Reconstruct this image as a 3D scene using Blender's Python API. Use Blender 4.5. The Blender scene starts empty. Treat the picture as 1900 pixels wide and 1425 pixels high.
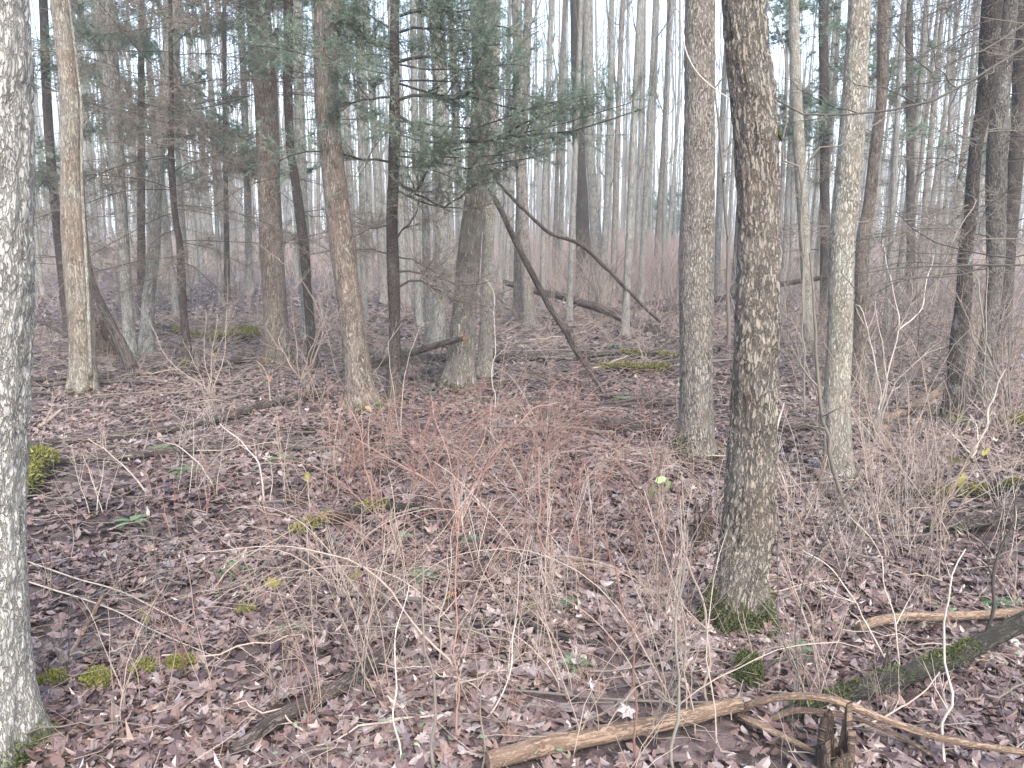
import bpy, math
import numpy as np
R_ = math.radians
rng = np.random.default_rng(11)
scn = bpy.context.scene
col = scn.collection

# ------------------------------------------------------------------ camera, sky, sun, exposure
FPX, PW, PH, CAMH, PITCH = 1491.0, 1900.0, 1425.0, 1.6, R_(10.7)
cam = bpy.data.objects.new('camera', bpy.data.cameras.new('camera'))
col.objects.link(cam)
cam.location = (0, 0, CAMH)
cam.rotation_euler = (R_(90) - PITCH, 0, 0)
cam.data.sensor_width = 36.0
cam.data.lens = 36.0 * FPX / PW
cam.data.clip_start = 0.05
cam.data.clip_end = 2000
scn.camera = cam

SUN_EL, SUN_AZ = R_(48), R_(160)          # azimuth from +Y clockwise: the light comes from behind the camera
world = bpy.data.worlds.new('World')
scn.world = world
world.use_nodes = True
wn = world.node_tree
wn.nodes.clear()
sky = wn.nodes.new('ShaderNodeTexSky')
sky.sky_type = 'NISHITA'
sky.sun_disc = False
sky.sun_elevation = SUN_EL
sky.sun_rotation = SUN_AZ
sky.dust_density = 3.0
hs = wn.nodes.new('ShaderNodeHueSaturation')
hs.inputs['Saturation'].default_value = 0.85
bg = wn.nodes.new('ShaderNodeBackground')
bg.inputs['Strength'].default_value = 0.15
wo = wn.nodes.new('ShaderNodeOutputWorld')
wn.links.new(sky.outputs[0], hs.inputs['Color'])
wn.links.new(hs.outputs[0], bg.inputs['Color'])
wn.links.new(bg.outputs[0], wo.inputs['Surface'])
sl = bpy.data.lights.new('sun', 'SUN')
sl.energy = 1.0
sl.angle = R_(30)
sl.color = (1.0, 0.98, 0.95)
sun = bpy.data.objects.new('sun', sl)
col.objects.link(sun)
sun.rotation_euler = (R_(90) - SUN_EL, 0, math.pi - SUN_AZ)
scn.view_settings.view_transform = 'Standard'
scn.view_settings.look = 'None'
scn.view_settings.exposure = 2.2
scn.view_settings.gamma = 1.0
scn.cycles.use_denoising = True
scn.cycles.max_bounces = 5
scn.cycles.diffuse_bounces = 3
scn.cycles.glossy_bounces = 1
scn.cycles.transmission_bounces = 0
scn.cycles.transparent_max_bounces = 4
scn.cycles.volume_bounces = 1


# ------------------------------------------------------------------ photograph pixel <-> world
CP, SP = math.cos(PITCH), math.sin(PITCH)


def gz(x, y):
    return (0.030 * np.sin(1.1 * x + 0.4 * y + 1.0) + 0.022 * np.sin(0.7 * y - 1.7 * x) + 0.016 * np.sin(2.9 * x + 2.3 * y)
            + 0.010 * np.sin(5.1 * y - 3.3 * x + 2.0) + 0.06 * np.sin(0.21 * x + 0.35 * y + 2.2) * np.clip((y - 6) / 8, 0, 1))


def at(px, py, Y):
    """the world point on the ray of a photograph pixel at distance Y (metres ahead)"""
    u, v = (px - PW / 2) / FPX, -(py - PH / 2) / FPX
    t = Y / (CP + v * SP)
    return np.array([u * t, Y, CAMH + t * (-SP + v * CP)]), t


def ground_at(px, py):
    u, v = (px - PW / 2) / FPX, -(py - PH / 2) / FPX
    z, Y = 0.0, 5.0
    for _ in range(12):
        t = (CAMH - z) / max(SP - v * CP, 0.01)
        Y = t * (CP + v * SP)
        z = float(gz(u * t, Y))
    return np.array([u * t, Y, z]), t


def project(p):
    x, y, z = p[0], p[1], p[2] - CAMH
    d = y * CP - z * SP
    return PW / 2 + FPX * x / d, PH / 2 - FPX * (y * SP + z * CP) / d


# ------------------------------------------------------------------ numpy noise
def _hash(i, j, k):
    n = (i * 374761393 + j * 668265263 + k * 1274126177) & 0xffffffff
    n = ((n ^ (n >> 13)) * 1103515245) & 0xffffffff
    n = n ^ (n >> 16)
    return (n & 0xffff) / 65535.0


def vnoise(p):
    p = np.asarray(p, float)
    i = np.floor(p).astype(np.int64)
    f = p - i
    f = f * f * (3 - 2 * f)
    out = 0
    for a in (0, 1):
        for b in (0, 1):
            for c in (0, 1):
                w = (f[..., 0] if a else 1 - f[..., 0]) * (f[..., 1] if b else 1 - f[..., 1]) * (f[..., 2] if c else 1 - f[..., 2])
                out = out + w * _hash(i[..., 0] + a, i[..., 1] + b, i[..., 2] + c)
    return out


def unit(v):
    return v / np.maximum(np.linalg.norm(v, axis=-1, keepdims=True), 1e-9)


# ------------------------------------------------------------------ mesh builder
class MB:
    def __init__(self):
        self.V, self.B, self.RN, self.Q, self.T, self.n = [], [], [], [], [], 0

    def add(self, v, quads=None, tris=None, bk=None, rnd=None):
        v = np.asarray(v, float).reshape(-1, 3)
        self.V.append(v)
        self.B.append(v if bk is None else np.asarray(bk, float).reshape(-1, 3))
        r = np.zeros(len(v)) if rnd is None else np.broadcast_to(np.asarray(rnd, float).reshape(-1), (len(v),))
        self.RN.append(r)
        if quads is not None and len(quads):
            self.Q.append(np.asarray(quads).reshape(-1, 4) + self.n)
        if tris is not None and len(tris):
            self.T.append(np.asarray(tris).reshape(-1, 3) + self.n)
        self.n += len(v)

    def tubes(self, P, R, S=4, rnd=None, cap=False):
        """a batch of K tubes: P (K,N,3), R (K,N)"""
        P = np.asarray(P, float)
        if P.ndim == 2:
            P = P[None]
        K, n = P.shape[:2]
        R = np.broadcast_to(np.asarray(R, float), (K, n))
        T = unit(np.gradient(P, axis=1))
        md = unit(P[:, -1] - P[:, 0])
        ref = np.where(np.abs(md[:, 2:3]) < 0.8, np.array([[0, 0, 1.0]]), np.array([[1.0, 0, 0]]))[:, None, :]
        A = unit(np.cross(T, np.broadcast_to(ref, T.shape)))
        Bv = np.cross(T, A)
        th = np.arange(S) * 2 * math.pi / S
        c, s = np.cos(th), np.sin(th)
        ring = A[:, :, None, :] * c[None, None, :, None] + Bv[:, :, None, :] * s[None, None, :, None]
        V = P[:, :, None, :] + ring * R[:, :, None, None]
        L = np.concatenate([np.zeros((K, 1)), np.cumsum(np.linalg.norm(np.diff(P, axis=1), axis=2), axis=1)], axis=1)
        bk = np.stack([c[None, None] * R[:, :, None], s[None, None] * R[:, :, None], np.broadcast_to(L[:, :, None], (K, n, S))], -1)
        if rnd is None:
            rnd = rng.random(K)
        rn = np.broadcast_to(np.asarray(rnd)[:, None, None], (K, n, S)).reshape(-1)
        k = np.arange(K)[:, None, None] * n * S
        i = np.arange(n - 1)[None, :, None] * S
        j = np.arange(S)[None, None, :]
        j2 = (j + 1) % S
        q = np.stack([k + i + j, k + i + j2, k + i + S + j2, k + i + S + j], -1).reshape(-1, 4)
        self.add(V, q, bk=bk, rnd=rn)
        if cap:
            for kk in range(K):
                for e in (0, n - 1):
                    base = V[kk, e]
                    ce = base.mean(0)
                    tri = [[S, a, (a + 1) % S] if e else [S, (a + 1) % S, a] for a in range(S)]
                    b2 = np.concatenate([bk[kk, e], [[0, 0, L[kk, e]]]])
                    self.add(np.concatenate([base, [ce]]), tris=tri, bk=b2, rnd=float(np.asarray(rnd)[kk]))

    def mesh(self, name, mat, off=(0, 0, 0), smooth=True):
        V = np.concatenate(self.V) - np.asarray(off)
        me = bpy.data.meshes.new(name)
        nq = sum(len(q) for q in self.Q)
        nt = sum(len(t) for t in self.T)
        Q = np.concatenate(self.Q) if self.Q else np.zeros((0, 4), int)
        T = np.concatenate(self.T) if self.T else np.zeros((0, 3), int)
        me.vertices.add(len(V))
        me.vertices.foreach_set('co', V.astype(np.float32).ravel())
        loops = np.concatenate([Q.ravel(), T.ravel()]).astype(np.int32)
        me.loops.add(len(loops))
        me.loops.foreach_set('vertex_index', loops)
        me.polygons.add(nq + nt)
        me.polygons.foreach_set('loop_start', np.concatenate([np.arange(nq) * 4, nq * 4 + np.arange(nt) * 3]).astype(np.int32))
        me.polygons.foreach_set('use_smooth', np.full(nq + nt, smooth))
        a = me.attributes.new('bk', 'FLOAT_VECTOR', 'POINT')
        a.data.foreach_set('vector', np.concatenate(self.B).astype(np.float32).ravel())
        a = me.attributes.new('rnd', 'FLOAT', 'POINT')
        a.data.foreach_set('value', np.concatenate(self.RN).astype(np.float32))
        me.materials.append(mat)
        me.update(calc_edges=True)
        return me

    def build(self, name, mat, parent=None, loc=None, smooth=True):
        """one mesh object; vertices are given in world space and stored relative to loc (or the parent's place)"""
        off = loc if loc is not None else (parent_off(parent) if parent else (0, 0, 0))
        o = bpy.data.objects.new(name, self.mesh(name, mat, off, smooth))
        col.objects.link(o)
        if parent:
            o.parent = parent
        else:
            o.location = off
        return o


def parent_off(p):
    o = np.zeros(3)
    while p is not None:
        o += np.array(p.location)
        p = p.parent
    return o


def tag(o, label=None, cat=None, group=None, kind=None):
    if label:
        o['label'] = label
    if cat:
        o['category'] = cat
    if group:
        o['group'] = group
    if kind:
        o['kind'] = kind
    return o


def empty(name, loc, label, cat, group=None):
    o = bpy.data.objects.new(name, None)
    o.empty_display_size = 0.2
    col.objects.link(o)
    o.location = loc
    return tag(o, label, cat, group)


# ------------------------------------------------------------------ curves and growth
def smooth_path(pts, n):
    """Catmull-Rom through rows of pts (any width), n samples by arc length"""
    p = np.asarray(pts, float)
    if len(p) == 2:
        t = np.linspace(0, 1, n)[:, None]
        return p[0] * (1 - t) + p[1] * t
    e = np.concatenate([[2 * p[0] - p[1]], p, [2 * p[-1] - p[-2]]])
    out = []
    for i in range(1, len(e) - 2):
        t = np.linspace(0, 1, 24, endpoint=False)[:, None]
        a, b, c, d = e[i - 1], e[i], e[i + 1], e[i + 2]
        out.append(0.5 * ((2 * b) + (-a + c) * t + (2 * a - 5 * b + 4 * c - d) * t * t + (-a + 3 * b - 3 * c + d) * t ** 3))
    out.append(p[-1:])
    q = np.concatenate(out)
    L = np.concatenate([[0], np.cumsum(np.linalg.norm(np.diff(q[:, :3], axis=0), axis=1))])
    s = np.linspace(0, L[-1], n)
    return np.stack([np.interp(s, L, q[:, k]) for k in range(q.shape[1])], -1)


def grow(P, R, per, ln, ang=(35, 70), up=0.0, wig=0.25, n=5, tr=(0.15, 0.98), rf=0.6, tip=0.25, flat=0.0, rmin=0.0008, taper_len=0.4):
    """children of a batch of tubes: per each, returns (P, R)"""
    K, m = P.shape[:2]
    idx = np.repeat(np.arange(K), per)
    M = len(idx)
    t = rng.uniform(tr[0], tr[1], M)
    f = t * (m - 1)
    i = np.clip(np.floor(f).astype(int), 0, m - 2)
    fr = (f - i)[:, None]
    pos = P[idx, i] * (1 - fr) + P[idx, i + 1] * fr
    T = unit(P[idx, i + 1] - P[idx, i])
    r0 = R[idx, i] * (1 - fr[:, 0]) + R[idx, i + 1] * fr[:, 0]
    rnd = rng.normal(size=(M, 3))
    rnd[:, 2] *= (1 - flat)
    pe = unit(rnd - (rnd * T).sum(1, keepdims=True) * T)
    a = np.radians(rng.uniform(ang[0], ang[1], M))[:, None]
    d = unit(np.cos(a) * T + np.sin(a) * pe)
    L = rng.uniform(ln[0], ln[1], M) * (1 - taper_len * t)
    st = (L / (n - 1))[:, None]
    C = np.zeros((M, n, 3))
    C[:, 0] = pos
    for k in range(1, n):
        d = unit(d + np.array([0, 0, up]) + rng.normal(size=(M, 3)) * wig * np.array([1, 1, 1 - flat * 0.6]))
        C[:, k] = C[:, k - 1] + d * st
    Rr = np.maximum(r0 * rf, rmin)[:, None] * np.linspace(1, tip, n)[None]
    return C, np.maximum(Rr, rmin * 0.7)


def add_needles(mb, P, per, ln=0.02, wd=0.0022, fwd=0.55):
    K, m = P.shape[:2]
    idx = np.repeat(np.arange(K), per)
    M = len(idx)
    f = rng.uniform(0, 1, M) * (m - 1)
    i = np.clip(np.floor(f).astype(int), 0, m - 2)
    fr = (f - i)[:, None]
    pos = P[idx, i] * (1 - fr) + P[idx, i + 1] * fr
    T = unit(P[idx, i + 1] - P[idx, i])
    sd = np.cross(T, np.array([0, 0, 1.0])) * np.where(rng.random(M) < 0.5, 1, -1)[:, None] + rng.normal(size=(M, 3)) * 0.45
    d = unit(T * fwd + unit(sd) * 0.85)
    L = ln * rng.uniform(0.7, 1.25, M)[:, None]
    w = T * wd
    V = np.stack([pos - w, pos + w, pos + d * L], 1)
    mb.add(V, tris=np.arange(M * 3).reshape(-1, 3), rnd=np.repeat(rng.random(K)[idx] * 0.6 + rng.random(M) * 0.4, 3))


# ------------------------------------------------------------------ materials
class Mat:
    def __init__(s, name):
        s.m = bpy.data.materials.new(name)
        s.m.use_nodes = True
        s.nt = s.m.node_tree
        s.nt.nodes.clear()
        s.out = s.nt.nodes.new('ShaderNodeOutputMaterial')
        s.b = s.nt.nodes.new('ShaderNodeBsdfPrincipled')
        s.nt.links.new(s.b.outputs[0], s.out.inputs['Surface'])
        s.b.inputs['Specular IOR Level'].default_value = 0.25

    def put(s, sock, v):
        if hasattr(v, 'is_linked'):
            s.nt.links.new(v, sock)
        elif isinstance(v, tuple) and len(v) == 3 and sock.type == 'RGBA':
            sock.default_value = (*v, 1)
        else:
            sock.default_value = v

    def n(s, typ, ins=None, **props):
        nd = s.nt.nodes.new('ShaderNode' + typ)
        for k, v in props.items():
            setattr(nd, k, v)
        for k, v in (ins or {}).items():
            s.put(nd.inputs[k], v)
        return nd

    def attr(s, name):
        return s.n('Attribute', attribute_name=name)

    def math(s, op, a, b=0.0):
        return s.n('Math', {0: a, 1: b}, operation=op).outputs[0]

    def vmath(s, op, a, b):
        return s.n('VectorMath', {0: a, 1: b}, operation=op).outputs[0]

    def noise(s, vec, scale, detail=3.0, rough=0.6):
        return s.n('TexNoise', {'Vector': vec, 'Scale': scale, 'Detail': detail, 'Roughness': rough})

    def mix(s, f, a, b):
        nd = s.n('Mix', data_type='RGBA')
        s.put(nd.inputs[0], f)
        s.put(nd.inputs[6], a)
        s.put(nd.inputs[7], b)
        return nd.outputs[2]

    def rng(s, v, a, b, lo=0.0, hi=1.0, smooth=False):
        nd = s.n('MapRange', {0: v, 1: a, 2: b, 3: lo, 4: hi}, interpolation_type='SMOOTHSTEP' if smooth else 'LINEAR')
        return nd.outputs[0]

    def ramp(s, v, stops):
        nd = s.n('ValToRGB', {0: v})
        e = nd.color_ramp.elements
        while len(e) < len(stops):
            e.new(0.5)
        for el, (p, c) in zip(e, stops):
            el.position = p
            el.color = (*c, 1)
        return nd.outputs[0]

    def fin(s, color, rough=0.85, height=None, bump=0.5, dist=0.01):
        s.put(s.b.inputs['Base Color'], color)
        s.put(s.b.inputs['Roughness'], rough)
        if height is not None:
            bp = s.n('Bump', {'Strength': bump, 'Distance': dist, 'Height': height})
            s.nt.links.new(bp.outputs[0], s.b.inputs['Normal'])
        return s.m


MOSS_G = (0.070, 0.085, 0.016)


def bark(name, light, mid, dark, sx=42, sz=11, crack=0.16, lichen=(0.30, 0.32, 0.27), lich=0.35, moss=0.0, warm=None, bump=0.8, dist=0.012):
    m = Mat(name)
    a = m.attr('bk').outputs['Vector']
    r = m.n('ObjectInfo').outputs['Random']
    v = m.vmath('ADD', a, m.n('CombineXYZ', {0: m.math('MULTIPLY', r, 31.0), 1: m.math('MULTIPLY', r, 17.0), 2: m.math('MULTIPLY', r, 43.0)}).outputs[0])
    vs = m.vmath('MULTIPLY', v, (sx, sx, sz))
    w = m.noise(m.vmath('MULTIPLY', v, (1.6, 1.6, 0.6)), 22, 4, 0.65)
    vw = m.vmath('ADD', vs, m.vmath('MULTIPLY', m.vmath('SUBTRACT', w.outputs['Color'], (0.5, 0.5, 0.5)), (3.6, 3.6, 3.6)))
    vo = m.n('TexVoronoi', {'Vector': vw, 'Scale': 1.0}, feature='DISTANCE_TO_EDGE').outputs['Distance']
    fine = m.noise(vs, 1.7, 5, 0.75).outputs[0]
    ck = m.rng(m.math('ADD', vo, m.math('MULTIPLY', m.math('SUBTRACT', fine, 0.5), 0.55)), 0.0, crack * 1.5, 0, 1, True)
    big = m.noise(v, 3.2, 3).outputs[0]
    c = m.mix(m.rng(fine, 0.36, 0.64), mid, light)
    if warm:
        c = m.mix(m.rng(big, 0.42, 0.62), c, warm)
    c = m.mix(m.math('MULTIPLY', m.rng(m.noise(m.vmath('MULTIPLY', v, (1, 1, 0.6)), 8, 4, 0.7).outputs[0], 0.56, 0.66), lich), c, lichen)
    patchy = m.rng(m.noise(m.vmath('MULTIPLY', v, (1, 1, 0.5)), 13, 3).outputs[0], 0.35, 0.65, 0.45, 1.0)
    c = m.mix(m.math('MULTIPLY', m.rng(ck, 0, 1, 1.0, 0.0), patchy), c, dark)
    if moss > 0:
        sp = m.n('SeparateXYZ', {0: a}).outputs[2]
        mm = m.rng(m.math('ADD', sp, m.math('MULTIPLY', m.noise(v, 11, 4, 0.7).outputs[0], -moss * 2.2)), -moss * 0.9, moss * 0.1, 1, 0, True)
        c = m.mix(mm, c, m.mix(fine, MOSS_G, (0.03, 0.045, 0.012)))
    h = m.math('ADD', m.math('MULTIPLY', ck, 1.0), m.math('MULTIPLY', fine, 0.7))
    return m.fin(c, 0.9, h, bump, dist)


def twig_mat(name, c1, c2, rough=0.8):
    m = Mat(name)
    a = m.attr('rnd').outputs['Fac']
    v = m.attr('bk').outputs['Vector']
    nz = m.noise(v, 18, 3).outputs[0]
    f = m.math('ADD', m.math('MULTIPLY', a, 0.7), m.math('MULTIPLY', m.math('SUBTRACT', nz, 0.35), 0.8))
    return m.fin(m.mix(f, c1, c2), rough)


def leaf_mat(name, stops, rough=0.6, trans=0.0, spec=0.25):
    m = Mat(name)
    m.b.inputs['Specular IOR Level'].default_value = spec
    a = m.attr('rnd').outputs['Fac']
    g = m.n('NewGeometry').outputs['Position']
    nz = m.noise(g, 60, 3).outputs[0]
    c = m.ramp(m.math('ADD', a, m.math('MULTIPLY', m.math('SUBTRACT', nz, 0.5), 0.18)), stops)
    if trans:
        tl = m.n('BsdfTranslucent', {'Color': c})
        mx = m.n('MixShader', {0: trans})
        m.nt.links.new(m.b.outputs[0], mx.inputs[1])
        m.nt.links.new(tl.outputs[0], mx.inputs[2])
        m.nt.links.new(mx.outputs[0], m.out.inputs['Surface'])
    return m.fin(c, rough)


B_SCALY = bark('bark_scaly', (0.315, 0.28, 0.232), (0.25, 0.22, 0.182), (0.065, 0.055, 0.046), 82, 18, 0.14, (0.35, 0.365, 0.33), 0.22, 0.10, warm=(0.245, 0.20, 0.16), bump=1.0, dist=0.018)
B_PALE = bark('bark_pale', (0.49, 0.48, 0.44), (0.42, 0.405, 0.365), (0.20, 0.185, 0.16), 84, 22, 0.13, (0.52, 0.54, 0.50), 0.5, 0.13, bump=0.9, dist=0.015)
B_GREY = bark('bark_grey', (0.33, 0.295, 0.255), (0.255, 0.225, 0.19), (0.070, 0.059, 0.050), 95, 17, 0.15, (0.34, 0.35, 0.31), 0.25, 0.06, bump=0.9, dist=0.014)
B_LICH = bark('bark_lichened', (0.42, 0.405, 0.345), (0.34, 0.32, 0.265), (0.10, 0.088, 0.07), 75, 16, 0.15, (0.45, 0.475, 0.42), 0.55, 0.04, warm=(0.34, 0.305, 0.245))
B_BUFF = bark('bark_buff', (0.36, 0.33, 0.275), (0.25, 0.225, 0.185), (0.085, 0.072, 0.058), 60, 8, 0.15, (0.36, 0.36, 0.31), 0.4, 0.05, warm=(0.25, 0.195, 0.15))
B_BROWN = bark('bark_brown', (0.315, 0.27, 0.225), (0.205, 0.17, 0.14), (0.055, 0.044, 0.036), 52, 8, 0.18, (0.33, 0.325, 0.28), 0.35, 0.08, warm=(0.225, 0.17, 0.135))
B_OAK = bark('bark_furrowed', (0.46, 0.43, 0.36), (0.34, 0.31, 0.255), (0.10, 0.07, 0.056), 42, 4.2, 0.22, (0.38, 0.40, 0.34), 0.3, 0.10, bump=1.0, dist=0.02)
B_SPRUCE = bark('bark_spruce', (0.105, 0.085, 0.075), (0.060, 0.047, 0.042), (0.018, 0.015, 0.014), 60, 32, 0.14, (0.22, 0.24, 0.22), 0.30, 0.06)
B_FAR = bark('bark_far', (0.32, 0.315, 0.285), (0.215, 0.21, 0.188), (0.06, 0.054, 0.046), 30, 7, 0.16, (0.31, 0.33, 0.28), 0.4, 0.0, bump=0.5)
B_LOG = bark('bark_dead_wood', (0.150, 0.120, 0.102), (0.075, 0.060, 0.052), (0.020, 0.016, 0.014), 40, 5, 0.16, (0.20, 0.19, 0.165), 0.35, 0.0)
B_TAN = bark('bare_tan_wood', (0.245, 0.172, 0.122), (0.175, 0.120, 0.085), (0.055, 0.038, 0.029), 60, 2.2, 0.16, (0.27, 0.215, 0.165), 0.3, 0.0, bump=0.5)
B_ROT = bark('rotten_wood', (0.19, 0.135, 0.10), (0.115, 0.080, 0.060), (0.025, 0.018, 0.015), 80, 4, 0.2, (0.17, 0.14, 0.10), 0.3, 0.0, bump=1.0)
B_MOSSLOG = bark('bark_mossy_log', (0.066, 0.060, 0.047), (0.036, 0.032, 0.026), (0.012, 0.011, 0.009), 46, 9, 0.2, (0.058, 0.066, 0.030), 0.8, 0.0)
W_FRESH = bark('broken_wood', (0.50, 0.33, 0.19), (0.36, 0.23, 0.13), (0.16, 0.10, 0.06), 70, 4, 0.1, (0.4, 0.3, 0.2), 0.2, 0.0)

TW_RED = twig_mat('twig_red', (0.13, 0.072, 0.060), (0.29, 0.180, 0.146))
TW_TAN = twig_mat('twig_tan', (0.175, 0.132, 0.105), (0.36, 0.295, 0.248))
TW_PALE = twig_mat('twig_pale', (0.26, 0.215, 0.18), (0.47, 0.42, 0.37))
TW_GREY = twig_mat('twig_grey', (0.088, 0.074, 0.063), (0.18, 0.155, 0.134))
TW_PINK = twig_mat('twig_pinkish', (0.22, 0.165, 0.145), (0.36, 0.29, 0.255))
TW_FAR = twig_mat('twig_far_grey', (0.14, 0.135, 0.122), (0.25, 0.242, 0.22))
TW_DARK = twig_mat('twig_dark', (0.038, 0.032, 0.030), (0.085, 0.075, 0.066))
TW_LICH = twig_mat('twig_lichened', (0.105, 0.090, 0.074), (0.225, 0.203, 0.170))
TW_SPR = twig_mat('twig_spruce', (0.10, 0.084, 0.068), (0.21, 0.18, 0.15))
NEED = leaf_mat('needles', [(0.0, (0.105, 0.180, 0.130)), (0.5, (0.175, 0.255, 0.185)), (1.0, (0.26, 0.335, 0.245))], 0.45, 0.4)
FERN = leaf_mat('fern_green', [(0.0, (0.045, 0.080, 0.040)), (0.6, (0.085, 0.130, 0.070)), (1.0, (0.14, 0.185, 0.10))], 0.6)
MOSS = leaf_mat('moss_green', [(0.0, (0.040, 0.046, 0.012)), (0.5, (0.125, 0.125, 0.030)), (1.0, (0.25, 0.235, 0.065))], 0.9)
MOSSD = leaf_mat('moss_dark_green', [(0.0, (0.026, 0.034, 0.012)), (0.6, (0.056, 0.069, 0.022)), (1.0, (0.115, 0.122, 0.040))], 0.9)
LITTER = leaf_mat('dead_leaves', [(0.0, (0.040, 0.025, 0.025)), (0.16, (0.085, 0.055, 0.055)), (0.32, (0.145, 0.093, 0.075)), (0.46, (0.122, 0.094, 0.094)), (0.60, (0.195, 0.136, 0.112)),
                                  (0.74, (0.160, 0.138, 0.142)), (0.87, (0.255, 0.200, 0.185)), (1.0, (0.345, 0.295, 0.272))], 0.30, spec=0.5)
HERB = leaf_mat('green_herbs', [(0.0, (0.06, 0.10, 0.055)), (1.0, (0.14, 0.19, 0.11))], 0.5)
LF_OLIVE = leaf_mat('leaf_olive', [(0.0, (0.17, 0.165, 0.035)), (1.0, (0.26, 0.24, 0.055))], 0.5)
LF_GREEN = leaf_mat('leaf_green', [(0.0, (0.20, 0.30, 0.12)), (1.0, (0.28, 0.38, 0.17))], 0.5)
LF_DRY = leaf_mat('leaf_dry', [(0.0, (0.30, 0.20, 0.11)), (1.0, (0.42, 0.29, 0.19))], 0.6)
LF_RUST = leaf_mat('leaf_rust', [(0.0, (0.17, 0.070, 0.045)), (1.0, (0.26, 0.11, 0.07))], 0.6)


def ground_mat():
    m = Mat('forest_floor')
    g = m.n('NewGeometry').outputs['Position']
    w = m.noise(g, 5, 3)
    gw = m.vmath('ADD', g, m.vmath('MULTIPLY', w.outputs['Color'], (0.12, 0.12, 0.12)))
    vo = m.n('TexVoronoi', {'Vector': gw, 'Scale': 13.0})
    sp = m.n('SeparateColor', {0: vo.outputs['Color']}).outputs[0]
    c = m.ramp(m.math('ADD', m.math('MULTIPLY', sp, 0.8), m.math('MULTIPLY', m.noise(g, 40, 4, 0.7).outputs[0], 0.25)),
               [(0.0, (0.022, 0.016, 0.015)), (0.4, (0.062, 0.045, 0.043)), (0.75, (0.115, 0.084, 0.082)), (1.0, (0.19, 0.148, 0.142))])
    pat = m.rng(m.noise(g, 0.9, 3).outputs[0], 0.45, 0.7)
    c = m.mix(m.math('MULTIPLY', pat, 0.45), c, (0.050, 0.036, 0.032))
    h = m.math('ADD', m.math('MULTIPLY', vo.outputs['Distance'], -0.6), m.noise(g, 30, 5, 0.7).outputs[0])
    return m.fin(c, 0.85, h, 0.9, 0.03)


# ------------------------------------------------------------------ labels by place
ORD = ['first', 'second', 'third', 'fourth', 'fifth', 'sixth', 'seventh', 'eighth', 'ninth', 'tenth', 'eleventh', 'twelfth', 'thirteenth',
       'fourteenth', 'fifteenth', 'sixteenth', 'seventeenth', 'eighteenth', 'nineteenth', 'twentieth', 'twenty-first', 'twenty-second',
       'twenty-third', 'twenty-fourth', 'twenty-fifth', 'twenty-sixth', 'twenty-seventh', 'twenty-eighth', 'twenty-ninth', 'thirtieth']
MARKS = [(40, 1330, 'pale trunk at left edge'), (155, 725, 'slim buff trunk'), (347, 675, 'short black spruce pole'), (516, 675, 'moss-footed brown trunk'),
         (672, 755, 'leaning brown trunk'), (850, 718, 'broad centre trunk'), (1100, 555, 'dark far twin trunks'), (1291, 845, 'straight grey trunk'),
         (1366, 1160, 'big scaly trunk'), (1556, 880, 'pale lichened trunk'), (1768, 780, 'dark lichened spruce'), (1740, 1225, 'mossy dark log'),
         (1200, 1370, 'bent tan log'), (640, 1283, 'dark diagonal log'), (640, 975, 'yellow mossy log'), (300, 850, 'long thin log'),
         (1100, 790, 'dark log by leaning pole'), (900, 1060, 'short broken log')]
PENDING = []       # (object, description, x, y) waiting for their ordinal labels


def label_later(o, desc, p):
    PENDING.append((o, desc, *project(p)))


def settle_labels():
    byk = {}
    for o, d, x, y in PENDING:
        best = min(MARKS, key=lambda k: abs(k[0] - x) + 1.6 * abs(k[1] - y))
        dx, dy = x - best[0], y - best[1]
        if abs(dx) > 1.3 * abs(dy):
            side = 'to the right of' if dx > 0 else 'to the left of'
        else:
            side = 'in front of' if dy > 0 else 'behind'
        byk.setdefault((d, best[2], side), []).append((math.hypot(dx, dy), o))
    for (d, mk, side), L in byk.items():
        L.sort(key=lambda t: t[0])
        for i, (_, o) in enumerate(L):
            if len(L) == 1:
                o['label'] = f'{d} {side} the {mk}'
            else:
                w = 'closest' if i == 0 else ORD[i] + ' closest'
                o['label'] = f'{d}, {w} {side} the {mk}'


# ------------------------------------------------------------------ the ground
def axis(a):
    a = np.array(a)
    return np.unique(np.round(np.concatenate([-a, a]), 3))


xs = axis(np.concatenate([np.arange(0, 8, 0.16), np.arange(8, 30, 0.5), np.arange(30, 100, 5), [100, 200, 420]]))
ys = np.concatenate([[-40, -20, -8, -3], np.arange(-1, 14, 0.16), np.arange(14, 50, 0.5), np.arange(50, 120, 5), [150, 250, 450]])
X, Yg = np.meshgrid(xs, ys)
Z = gz(X, Yg) + 0.012 * (vnoise(np.stack([X * 6, Yg * 6, X * 0], -1)) - 0.5)
nx = len(xs)
ii, jj = np.meshgrid(np.arange(len(ys) - 1), np.arange(nx - 1), indexing='ij')
gb = MB()
gb.add(np.stack([X, Yg, Z], -1), np.stack([ii * nx + jj, ii * nx + jj + 1, (ii + 1) * nx + jj + 1, (ii + 1) * nx + jj], -1))
tag(gb.build('ground', ground_mat()), 'forest floor of wet brown leaf litter', 'ground', kind='structure')


# ------------------------------------------------------------------ hero trees
HERO_PX = []     # (x at y=300, half width) so that the random forest does not hide behind them


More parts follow.
